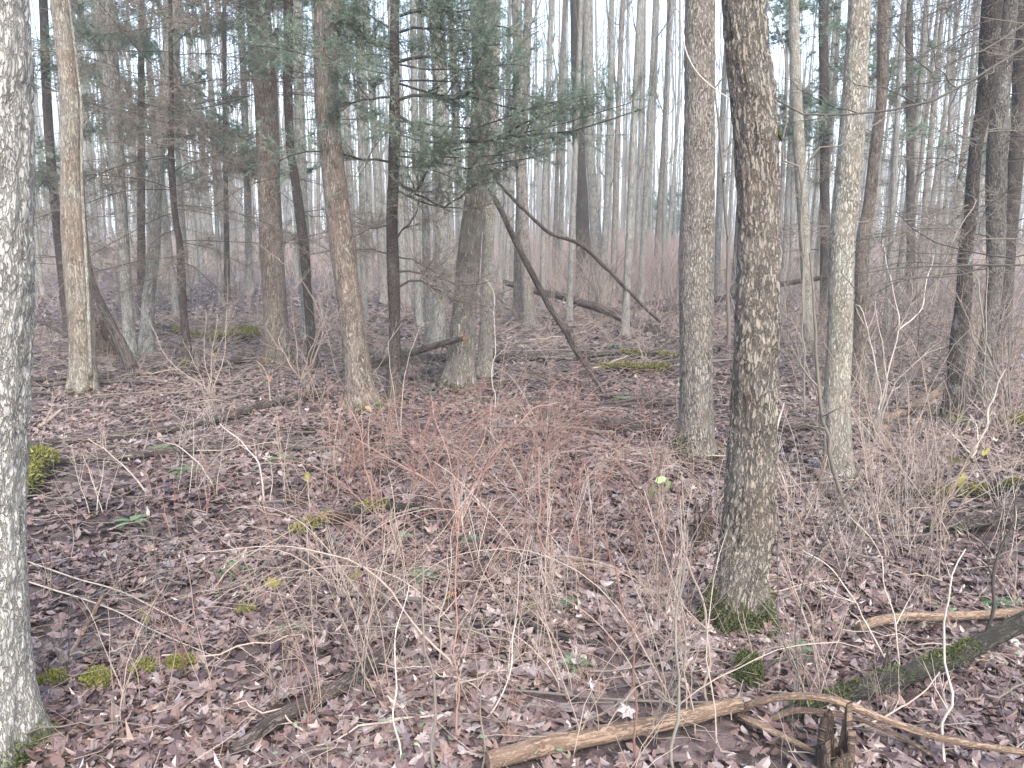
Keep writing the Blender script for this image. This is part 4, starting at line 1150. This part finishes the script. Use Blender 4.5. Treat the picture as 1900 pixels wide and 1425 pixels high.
cane('stem holding dry tan leaves over the crooked grey branch', [([(505, 1150), (508, 1110), (515, 1080), (500, 1060)], 3)], TW_GREY, name='shrub', cat='shrub', side=1, lf=[('maple', 503, 1085, 0.045, LF_OLIVE), ('oval', 530, 1086, 0.03, LF_OLIVE)])
cane('twig with a single yellow leaf in front of the long thin log', [([(575, 950), (572, 910), (566, 875), (560, 850)], 3)], TW_TAN, name='shrub', cat='shrub', side=2, lf=[('oval', 570, 884, 0.034, LF_OLIVE)])
cane('twig with a pair of dry beech leaves at the leaning brown trunk\'s foot', [([(690, 850), (684, 800), (686, 765), (680, 730)], 3)], TW_TAN, name='shrub', cat='shrub', side=2, lf=[('oval', 684, 758, 0.036, LF_DRY), ('oval', 700, 764, 0.034, LF_DRY)])
cane('twig with rust-red leaves before the moss-footed trunk', [([(505, 760), (500, 710), (490, 680), (478, 670)], 4)], TW_TAN, name='shrub', cat='shrub', side=3, lf=[('oval', 478, 683, 0.032, LF_RUST), ('oval', 490, 672, 0.028, LF_RUST), ('oval', 502, 702, 0.03, LF_RUST)])
cane('twig with one rust leaf against the straight grey trunk', [([(1262, 780), (1255, 730), (1262, 690), (1268, 655)], 3)], TW_TAN, name='shrub', cat='shrub', side=2, lf=[('oval', 1266, 662, 0.028, LF_RUST)])
cane('low stem with one yellowish leaf left of the upright grey sapling', [([(662, 1130), (660, 1090), (656, 1060)], 3)], TW_TAN, name='shrub', cat='shrub', side=1, lf=[('oval', 657, 1068, 0.035, LF_OLIVE)])
cane('slim bare sapling crossing before the pale lichened trunk', [([(1492, 760), (1490, 600), (1494, 308), (1560, 270), (1670, 205)], 5), ([(1492, 600), (1485, 330), (1450, 300), (1462, 190), (1450, 60), (1420, 0)], 6)], TW_LICH, name='sapling', cat='sapling', side=3, Y=5.0)
cane('dark slender sapling curving beside the left of the big scaly trunk', [([(1352, 640), (1350, 440), (1342, 340), (1330, 200), (1326, 165), (1345, 140)], 10), ([(1343, 280), (1362, 255), (1375, 245)], 4)], TW_GREY, name='sapling', cat='sapling', side=3, Y=9.5)


# ------------------------------------------------------------------ scattered undergrowth, one object each
def shrub_mesh(kind, mat):
    mb = MB()
    if kind == 'arch':
        K, n = 5, 12
        az = rng.uniform(0, 6.28, K)
        L = rng.uniform(0.6, 1.3, K)
        d = unit(np.stack([np.cos(az) * 0.5, np.sin(az) * 0.5, np.ones(K)], -1))
        P = np.zeros((K, n, 3))
        P[:, 0, :2] = rng.normal(0, 0.03, (K, 2))
        for k in range(1, n):
            d = unit(d + np.array([0, 0, -0.12]) * (k / n * 2.0) + np.stack([np.cos(az), np.sin(az), 0 * az], -1) * 0.06 + rng.normal(size=(K, 3)) * 0.06)
            P[:, k] = P[:, k - 1] + d * (L / (n - 1))[:, None]
        P[..., 2] = np.maximum(P[..., 2], 0.01)
        R = 0.0028 * np.linspace(1.1, 0.5, n)[None] * np.ones((K, 1))
        per, sub, sl = 5, 2, (0.08, 0.3)
    elif kind == 'upright':
        K, n = 4, 9
        P = np.zeros((K, n, 3))
        d = unit(np.stack([rng.normal(0, 0.22, K), rng.normal(0, 0.22, K), np.ones(K)], -1))
        P[:, 0, :2] = rng.normal(0, 0.05, (K, 2))
        L = rng.uniform(0.35, 0.95, K)
        for k in range(1, n):
            d = unit(d + rng.normal(size=(K, 3)) * 0.10)
            P[:, k] = P[:, k - 1] + d * (L / (n - 1))[:, None]
        R = 0.0027 * np.linspace(1.1, 0.5, n)[None] * np.ones((K, 1))
        per, sub, sl = 4, 2, (0.08, 0.28)
    else:                                            # fan: woody shrub, thicker and well forked
        K, n = 6, 10
        P = np.zeros((K, n, 3))
        d = unit(np.stack([rng.normal(0, 0.42, K), rng.normal(0, 0.42, K), np.ones(K)], -1))
        P[:, 0, :2] = rng.normal(0, 0.04, (K, 2))
        L = rng.uniform(0.7, 1.7, K)
        for k in range(1, n):
            d = unit(d + rng.normal(size=(K, 3)) * 0.13 + np.array([0, 0, 0.03]))
            P[:, k] = P[:, k - 1] + d * (L / (n - 1))[:, None]
        R = 0.0042 * np.linspace(1.1, 0.45, n)[None] * np.ones((K, 1))
        per, sub, sl = 6, 3, (0.15, 0.5)
    P[:, 0, 2] = -0.03
    mb.tubes(P, R, 5)
    P2, R2 = grow(P, R, per, sl, (30, 60), 0.08, 0.15, 5, (0.2, 0.97), 0.65, rmin=0.0010)
    mb.tubes(P2, R2, 4)
    P3, R3 = grow(P2, R2, sub, (sl[0] * 0.5, sl[1] * 0.5), (30, 60), 0.06, 0.15, 4, rmin=0.0009)
    mb.tubes(P3, R3, 3)
    return mb.mesh('shrub', mat)


PROTO = {}
for kind, mats in (('arch', (('red', TW_RED), ('tan', TW_TAN))), ('upright', (('red', TW_RED), ('tan', TW_TAN), ('pale', TW_PALE), ('dark', TW_GREY))), ('fan', (('pale', TW_TAN), ('grey', TW_GREY)))):
    for cn, mt in mats:
        PROTO[kind, cn] = [shrub_mesh(kind, mt) for _ in range(3)]
DESC = {('arch', 'red'): ('bramble', 'arching red-brown bramble'), ('arch', 'tan'): ('bramble', 'arching tan bramble'), ('upright', 'red'): ('shrub', 'small upright reddish shrub'), ('upright', 'tan'): ('shrub', 'small upright tan shrub'),
        ('upright', 'pale'): ('shrub', 'small upright whitish shrub'), ('upright', 'dark'): ('shrub', 'small upright dark shrub'), ('fan', 'pale'): ('shrub', 'bare forked tan shrub'), ('fan', 'grey'): ('shrub', 'bare forked grey shrub')}


def place_shrub(kind, cn, x, y, sc=1.0):
    ms = PROTO[kind, cn]
    o = bpy.data.objects.new(DESC[kind, cn][0], ms[int(rng.integers(len(ms)))])
    col.objects.link(o)
    p = np.array([x, y, float(gz(x, y))])
    o.location = p
    o.rotation_euler = (rng.normal(0, 0.08), rng.normal(0, 0.08), rng.uniform(0, 6.28))
    o.scale = (sc,) * 3
    tag(o, None, DESC[kind, cn][0], {'bramble': 'brambles across the forest floor', 'shrub': 'bare shrubs across the forest floor'}[DESC[kind, cn][0]])
    label_later(o, DESC[kind, cn][1], p)


TRUNKS = [(v[3][0], v[3][1]) for v in H.values()]


def scatter(n, box, picks, sc=(0.8, 1.2)):
    """n shrubs in a pixel box of the photo's floor"""
    k = 0
    while k < n:
        px, py = rng.uniform(box[0], box[2]), rng.uniform(box[1], box[3])
        b, t = ground_at(px, py)
        if any(math.hypot(b[0] - q[0], b[1] - q[1]) < 0.25 for q in TRUNKS):
            continue
        kind, cn = picks[int(rng.integers(len(picks)))]
        place_shrub(kind, cn, b[0], b[1], rng.uniform(*sc))
        k += 1


scatter(40, (600, 760, 1240, 900), [('arch', 'red'), ('upright', 'red'), ('upright', 'tan'), ('arch', 'tan')], (0.6, 1.0))
scatter(46, (600, 860, 1240, 1150), [('arch', 'red'), ('upright', 'red'), ('upright', 'pale'), ('arch', 'tan'), ('upright', 'red')], (0.6, 1.0))
scatter(16, (620, 1130, 1280, 1420), [('upright', 'red'), ('upright', 'tan'), ('upright', 'dark'), ('arch', 'tan')], (0.5, 0.9))
scatter(22, (80, 760, 620, 1000), [('upright', 'tan'), ('upright', 'red'), ('upright', 'dark'), ('upright', 'pale')], (0.5, 0.9))
scatter(18, (90, 1000, 600, 1400), [('upright', 'dark'), ('upright', 'tan'), ('upright', 'red')], (0.35, 0.7))
scatter(34, (1440, 780, 1890, 1010), [('fan', 'pale'), ('upright', 'tan'), ('arch', 'tan'), ('upright', 'dark'), ('upright', 'pale')], (0.5, 0.9))
scatter(15, (1420, 1010, 1890, 1180), [('upright', 'tan'), ('arch', 'tan'), ('upright', 'dark'), ('upright', 'pale')], (0.4, 0.8))
scatter(14, (1440, 880, 1890, 1060), [('fan', 'pale'), ('upright', 'pale'), ('upright', 'pale')], (0.5, 0.9))
scatter(12, (560, 1050, 1250, 1400), [('upright', 'pale'), ('arch', 'tan'), ('upright', 'tan')], (0.5, 0.9))
scatter(16, (1230, 980, 1560, 1330), [('upright', 'tan'), ('upright', 'dark'), ('upright', 'pale')], (0.5, 1.0))
scatter(26, (1430, 560, 1890, 800), [('fan', 'grey'), ('fan', 'pale'), ('fan', 'grey')], (0.8, 1.3))
scatter(7, (1420, 1300, 1890, 1420), [('upright', 'tan'), ('upright', 'dark')], (0.3, 0.45))
scatter(10, (1200, 880, 1360, 1150), [('arch', 'tan'), ('upright', 'tan'), ('arch', 'red')], (0.6, 0.9))
scatter(20, (900, 560, 1270, 720), [('fan', 'grey'), ('fan', 'pale'), ('arch', 'tan')], (0.7, 1.2))
scatter(16, (1440, 640, 1890, 780), [('fan', 'grey'), ('fan', 'pale'), ('upright', 'tan')], (0.7, 1.1))
scatter(14, (380, 620, 840, 760), [('fan', 'pale'), ('fan', 'grey'), ('arch', 'tan')], (0.6, 1.0))
scatter(10, (60, 600, 420, 760), [('fan', 'grey'), ('upright', 'dark')], (0.6, 1.0))

scatter(34, (880, 500, 1270, 600), [('fan', 'pale'), ('fan', 'grey'), ('arch', 'tan'), ('fan', 'pale')], (0.9, 1.5))
scatter(30, (1400, 520, 1890, 660), [('fan', 'pale'), ('fan', 'grey'), ('arch', 'tan')], (0.8, 1.3))
scatter(22, (60, 510, 880, 620), [('fan', 'grey'), ('fan', 'pale'), ('arch', 'tan')], (0.7, 1.2))
# loose sticks on the floor: each one an object
for px0, py0, px1, py1, n, w in ((80, 780, 620, 1000, 16, 0.008), (90, 1020, 620, 1400, 18, 0.006), (640, 900, 1280, 1400, 22, 0.006), (1440, 900, 1890, 1400, 22, 0.007), (500, 700, 1250, 900, 18, 0.010), (80, 620, 500, 760, 12, 0.012), (1440, 640, 1880, 900, 16, 0.011), (930, 570, 1250, 700, 10, 0.014), (890, 590, 1260, 720, 16, 0.030), (70, 630, 480, 770, 10, 0.028), (930, 720, 1260, 830, 9, 0.024), (1440, 660, 1880, 800, 10, 0.028), (620, 620, 830, 720, 6, 0.026)):
    for _ in range(n):
        b, t = ground_at(rng.uniform(px0, px1), rng.uniform(py0, py1))
        L = rng.uniform(0.3, 0.9) * (0.6 + 0.08 * b[1]) * (1.6 if w > 0.02 else 1)
        a = rng.normal(0, 0.5 if w < 0.02 else 0.3) + (math.pi if rng.random() < 0.5 else 0)
        s = np.linspace(0, 1, 10)
        q = np.stack([b[0] + np.cos(a + 0.3 * (s - 0.5)) * L * s, b[1] + np.sin(a + 0.5 * (s - 0.5)) * L * s * 0.8, 0 * s], -1)
        q[:, 2] = gz(q[:, 0], q[:, 1]) + 0.03 + s * rng.uniform(-0.01, 0.10)
        q[1:-1] += rng.normal(size=(8, 3)) * 0.008
        mb = MB()
        R = w * rng.uniform(0.4, 0.9) * np.linspace(1, 0.5, 10)
        mb.tubes(q, R, 6, cap=True)
        P2, R2 = grow(q[None], R[None], 3, (0.08, 0.3), (30, 55), 0.02, 0.12, 5, rf=0.55)
        mb.tubes(P2, R2, 4)
        i = int(rng.integers(4)) if w < 0.02 else (1, 2, 2)[int(rng.integers(3))]
        o = mb.build('fallen_stick', (TW_TAN, TW_GREY, TW_DARK, TW_LICH)[i], loc=b)
        tag(o, None, 'stick', 'loose sticks on the forest floor')
        label_later(o, ('tan', 'grey', 'dark', 'pale')[i] + ' loose stick', b)
settle_labels()


# ------------------------------------------------------------------ leaf litter and other stuff nobody could count
def in_view(n, d0, d1):
    d = np.sqrt(rng.uniform(d0 ** 2, d1 ** 2, n))
    a = rng.uniform(-R_(38), R_(38), n)
    x, y = d * np.sin(a), d * np.cos(a)
    return x, y


lm = MB()
for kind, n, d0, d1, s0, s1 in (('maple', 9000, 1.7, 4.5, 0.022, 0.050), ('oak', 7000, 1.7, 4.5, 0.02, 0.048), ('oval', 20000, 1.7, 4.5, 0.010, 0.038),
                                ('maple', 12000, 4.5, 10, 0.025, 0.05), ('oval', 24000, 4.5, 10, 0.018, 0.045), ('oval', 22000, 10, 24, 0.035, 0.075)):
    x, y = in_view(n, d0, d1)
    lp = np.concatenate(LOGPTS)
    ok = np.ones(n, bool)
    for c in range(0, n, 2000):
        dd = np.hypot(x[c:c + 2000, None] - lp[None, :, 0], y[c:c + 2000, None] - lp[None, :, 1]) - lp[None, :, 2]
        ok[c:c + 2000] = (dd.min(1) > 0.028) | (rng.random(len(dd)) < 0.06)
    bare = vnoise(np.stack([x * 2.2 + 9, y * 2.2, x * 0], -1)) * 0.7 + vnoise(np.stack([x * 6, y * 6 + 3, x * 0], -1)) * 0.3
    ok &= rng.random(n) < np.clip((bare - 0.22) * 4.5, 0.18, 1)
    x, y = x[ok], y[ok]
    n = len(x)
    lay = rng.random(n)
    z = gz(x, y) + 0.006 + 0.022 * lay
    rn = np.clip(rng.beta(1.5, 2.5, n) + 0.55 * (vnoise(np.stack([x * 1.3, y * 1.3, x * 0], -1)) - 0.5), 0, 1)
    leaves(lm, kind, np.stack([x, y, z], -1), rng.uniform(s0, s1, n), 0.27, 0.34, rn)
for k, (tt_, pth, rad_, b_) in H.items():          # leaves banked up round the trunk feet
    if b_[1] > 9:
        continue
    n = 90
    an = rng.uniform(0, 2 * math.pi, n)
    q = rad_[0] * 1.25 + 0.13 * rng.random(n) ** 1.5
    x, y = b_[0] + q * np.cos(an), b_[1] + q * np.sin(an)
    z = gz(x, y) + 0.012 + np.clip(0.05 - 0.35 * (q - rad_[0] * 1.25), 0, 0.05) * rng.random(n)
    leaves(lm, ('maple', 'oval', 'oak')[n % 3], np.stack([x, y, z], -1), rng.uniform(0.02, 0.045, n), 0.5, 0.6, rng.beta(1.5, 2.4, n))
tag(lm.build('leaf_litter', LITTER, smooth=False), 'wet purple-brown dead leaves covering the floor', 'leaf litter', kind='stuff')

hm = MB()
x, y = in_view(9000, 1.8, 12)
ok = vnoise(np.stack([x * 1.6 + 4, y * 1.6, x * 0], -1)) > 0.73
x, y = x[ok], y[ok]
leaves(hm, 'oval', np.stack([x, y, gz(x, y) + 0.045 + 0.02 * rng.random(len(x))], -1), rng.uniform(0.005, 0.013, len(x)), 0.35, 0.2)
tag(hm.build('green_herbs', HERB), 'tiny green leaves of low herbs among the dead leaves', 'ground cover', kind='stuff')

tm = MB()
n = 9000
x, y = in_view(n, 1.8, 16)
a = rng.uniform(0, 6.28, n)
L = rng.uniform(0.05, 0.35, n) * (0.7 + y * 0.06)
s = np.linspace(0, 1, 4)[None]
P = np.stack([x[:, None] + np.cos(a)[:, None] * L[:, None] * s, y[:, None] + np.sin(a)[:, None] * L[:, None] * s, 0 * s * x[:, None]], -1)
P[..., 2] = gz(P[..., 0], P[..., 1]) + 0.035 + rng.uniform(0, 0.5, (n, 1)) * L[:, None] * s
P[:, 1:3] += rng.normal(size=(n, 2, 3)) * 0.012
tm.tubes(P, (0.0011 + 0.00016 * y)[:, None] * np.linspace(1.2, 0.7, 4)[None], 3)
tag(tm.build('twig_litter', TW_TAN), 'fine dead twigs and stalks strewn over the leaves', 'twig litter', kind='stuff')

# far thicket: thin stems and twigs at knee to head height
bm_ = MB()
n = 11000
d = np.sqrt(rng.uniform(11 ** 2, 60 ** 2, n))
aa = rng.uniform(-R_(36), R_(36), n)
aa[:2600] = rng.normal(R_(9), R_(3.5), 2600)
d[:2600] = rng.uniform(19, 40, 2600)
x, y = d * np.sin(aa), d * np.cos(aa)
dn = vnoise(np.stack([x * 0.16, y * 0.16, x * 0], -1))
ok = (dn > 0.35) | (d > 30) | (np.arange(n) < 2600)
x, y, d = x[ok], y[ok], d[ok]
n = len(x)
hh = rng.uniform(0.4, 1.5, n) * (0.8 + d / 60)
P = np.zeros((n, 6, 3))
P[:, 0] = np.stack([x, y, gz(x, y)], -1)
dd = unit(np.stack([rng.normal(0, 0.35, n), rng.normal(0, 0.35, n), np.ones(n)], -1))
for k in range(1, 6):
    dd = unit(dd + rng.normal(size=(n, 3)) * 0.14)
    P[:, k] = P[:, k - 1] + dd * (hh / 5)[:, None]
Rr = (0.0022 + 0.00013 * d)[:, None] * np.linspace(1.2, 0.5, 6)[None]
bm_.tubes(P, Rr, 3)
P2, R2 = grow(P, Rr, 4, (0.15, 0.6), (25, 60), 0.05, 0.15, 4, rf=0.6, rmin=0.002)
bm_.tubes(P2, R2, 3)
tag(bm_.build('far_thicket', TW_PINK), 'hazy pinkish tan thicket of thin stems in the distance', 'thicket', kind='stuff')


# ------------------------------------------------------------------ the forest behind: every trunk one can tell apart is an object
def forest_proto(kind):
    h = rng.uniform(15, 19)
    n = 26
    s = np.linspace(0, 1, n)
    wob = np.stack([0.35 * np.sin(s * rng.uniform(3, 7) + rng.uniform(0, 6)), 0.35 * np.sin(s * rng.uniform(3, 7) + rng.uniform(0, 6))], -1) * (s[:, None] ** 0.8) * rng.uniform(0.4, 1.5)
    wob -= wob[0]
    lean = rng.normal(0, 0.5, 2)
    path = np.stack([wob[:, 0] + lean[0] * s, wob[:, 1] + lean[1] * s, s * h], -1)
    r = 0.115 * (1 - 0.80 * s ** 0.8)
    mb, V, _ = trunk_mesh(path, r, 12, 0.2, 0.45, 0.10, float(rng.uniform(0, 6)), 0.0)
    bm = MB()
    if kind == 'fork':
        k = int(n * rng.uniform(0.3, 0.5))
        P1, R1 = grow(path[None, k:k + 3], r[None, k:k + 3], 1, (7, 8), (14, 22), 0.10, 0.05, 14, rf=0.8, tip=0.3, taper_len=0)
        bm.tubes(P1, R1, 8)
        PB, RB = grow(P1, R1, 9, (0.5, 1.8), (30, 55), 0.10, 0.14, 6, (0.2, 1), 0.4, rmin=0.004)
    else:
        PB, RB = grow(path[None], r[None], 6, (0.5, 1.6), (30, 60), 0.12, 0.14, 6, (0.15, 0.5), 0.22, rmin=0.004)
    PA, RA = grow(path[None], r[None], 18, (1.0, 2.8), (30, 60), 0.10, 0.12, 7, (0.45, 1), 0.42, rmin=0.005)
    bm.tubes(PB, RB, 4)
    bm.tubes(PA, RA, 4)
    for PP, RR in ((PB, RB), (PA, RA)):
        P2, R2 = grow(PP, RR, 5, (0.3, 1.0), (30, 60), 0.06, 0.16, 5, rmin=0.003)
        P3, R3 = grow(P2, R2, 3, (0.15, 0.5), (30, 60), 0.04, 0.18, 4, rmin=0.0025)
        bm.tubes(P2, R2, 3)
        bm.tubes(P3, R3, 3)
    return mb, bm


B_FARB = bark('bark_far_brown', (0.25, 0.228, 0.20), (0.165, 0.148, 0.13), (0.045, 0.037, 0.032), 30, 7, 0.16, (0.25, 0.25, 0.22), 0.3, 0.0, bump=0.5)
FP = []
for i in range(10):
    mb, bm = forest_proto('fork' if i % 3 == 0 else 'plain')
    mat = (B_FAR, B_FAR, B_FARB)[i % 3]
    FP.append((mb.mesh('trunk', mat), bm.mesh('crown', TW_GREY), ('grey', 'grey', 'brown')[i % 3], i % 3 == 0))

taken = [(x, w) for x, w in HERO_PX]
placed = []


def put_tree(d, px, dia):
    u = (px - PW / 2) / FPX
    x, y = u * d, d
    trunk, br, cn, fork = FP[int(rng.integers(len(FP)))]
    o = bpy.data.objects.new('bare_tree', trunk)
    col.objects.link(o)
    p = np.array([x, y, float(gz(x, y)) - 0.03])
    o.location = p
    o.rotation_euler = (rng.normal(0, 0.018), rng.normal(0, 0.022), rng.uniform(0, 6.28))
    sx = dia / 0.23
    o.scale = (sx, sx, rng.uniform(0.95, 1.25))
    c = bpy.data.objects.new('crown', br)
    col.objects.link(c)
    c.parent = o
    tag(o, None, 'tree', 'bare trunks of the woods behind')
    placed.append((px, d, cn, dia, o))


def near_ok(px, hw, gap, lst):
    return all(abs(px - q) > gap * (hw + w) for q, w in lst)


tries = 0
mids = []
while len(mids) < 62 and tries < 6000:
    tries += 1
    d = rng.uniform(12, 26)
    px = rng.uniform(60, 1880)
    dia = rng.uniform(0.10, 0.22)
    hw = dia * 0.5 * FPX / d
    if near_ok(px, hw, 0.9, taken) and near_ok(px, hw, 1.0, mids):
        mids.append((px, hw))
        put_tree(d, px, dia)
tries = 0
fars = []
while len(fars) < 215 and tries < 9000:
    tries += 1
    d = rng.uniform(26, 52)
    px = rng.uniform(50, 1890)
    dia = rng.uniform(0.08, 0.21)
    hw = dia * 0.5 * FPX / d
    if near_ok(px, hw, 0.75, taken) and near_ok(px, hw, 0.6, mids) and near_ok(px, hw, 0.7, fars):
        fars.append((px, hw))
        put_tree(d, px, dia)

LM = [(-1, 'left-edge trunk'), (133, 'slim buff trunk'), (222, 'thin bent grey trunk'), (318, 'short black spruce pole'), (498, 'moss-footed brown trunk'), (617, 'leaning brown trunk'), (731, 'black centre spruce'),
      (888, 'broad centre trunk'), (1098, 'far twin trunks'), (1297, 'straight grey trunk'), (1404, 'big scaly trunk'), (1577, 'pale lichened trunk'), (1690, 'hazy twiggy spruce'), (1808, 'dark lichened spruce')]
cnt = {}
for px, d, cn, dia, o in sorted(placed, key=lambda t: t[0]):
    a = [m for m in LM if m[0] < px][-1]
    near = 'Middle-distance' if d < 26 else 'Distant'
    wd = 'slender' if dia * FPX / d < 11 else 'stout'
    key = (a[1], near, cn, wd)
    k = cnt.get(key, 0)
    cnt[key] = k + 1
    o['label'] = f'{near.lower()} {wd} {cn} trunk, {ORD[k]} such to the right of the {a[1]}'

# the far wood that reads as one mass
fm = MB()
n = 1100
d = np.sqrt(rng.uniform(50 ** 2, 120 ** 2, n))
a = rng.uniform(-R_(37), R_(37), n)
x, y = d * np.sin(a), d * np.cos(a)
h = rng.uniform(13, 21, n)
s = np.linspace(0, 1, 8)
P = np.zeros((n, 8, 3))
ln_ = rng.normal(0, 0.8, (n, 2))
P[..., 0] = x[:, None] + ln_[:, :1] * s + rng.normal(0, 0.09, (n, 8))
P[..., 1] = y[:, None] + ln_[:, 1:] * s
P[..., 2] = -0.1 + h[:, None] * s
Rr = rng.uniform(0.05, 0.13, n)[:, None] * (1 - 0.80 * s)[None]
fm.tubes(P, Rr, 5)
P2, R2 = grow(P, Rr, 12, (0.8, 2.6), (25, 60), 0.12, 0.12, 5, (0.12, 1), 0.35, rmin=0.010)
fm.tubes(P2, R2, 3)
P3, R3 = grow(P2, R2, 3, (0.4, 1.2), (25, 60), 0.08, 0.15, 4, rmin=0.008)
fm.tubes(P3, R3, 3)
tag(fm.build('distant_woods', TW_FAR), 'mass of far grey trunks and branches closing the view', 'woods', kind='stuff')

# ------------------------------------------------------------------ the misty air
hz = bpy.data.materials.new('misty_air')
hz.use_nodes = True
hz.node_tree.nodes.clear()
ho = hz.node_tree.nodes.new('ShaderNodeOutputMaterial')
pv = hz.node_tree.nodes.new('ShaderNodeVolumePrincipled')
pv.inputs['Color'].default_value = (0.86, 0.93, 0.96, 1)
pv.inputs['Density'].default_value = 0.0026
hz.node_tree.links.new(pv.outputs[0], ho.inputs['Volume'])
hb = MB()
x0, x1, y0, y1, z0, z1 = -440, 440, -60, 470, -1.3, 27
hb.add([(x0, y0, z0), (x1, y0, z0), (x1, y1, z0), (x0, y1, z0), (x0, y0, z1), (x1, y0, z1), (x1, y1, z1), (x0, y1, z1)],
       [[0, 3, 2, 1], [4, 5, 6, 7], [0, 1, 5, 4], [1, 2, 6, 5], [2, 3, 7, 6], [3, 0, 4, 7]])
tag(hb.build('haze', hz, smooth=False), 'thin pale mist in the air of the woods', 'haze', kind='stuff')
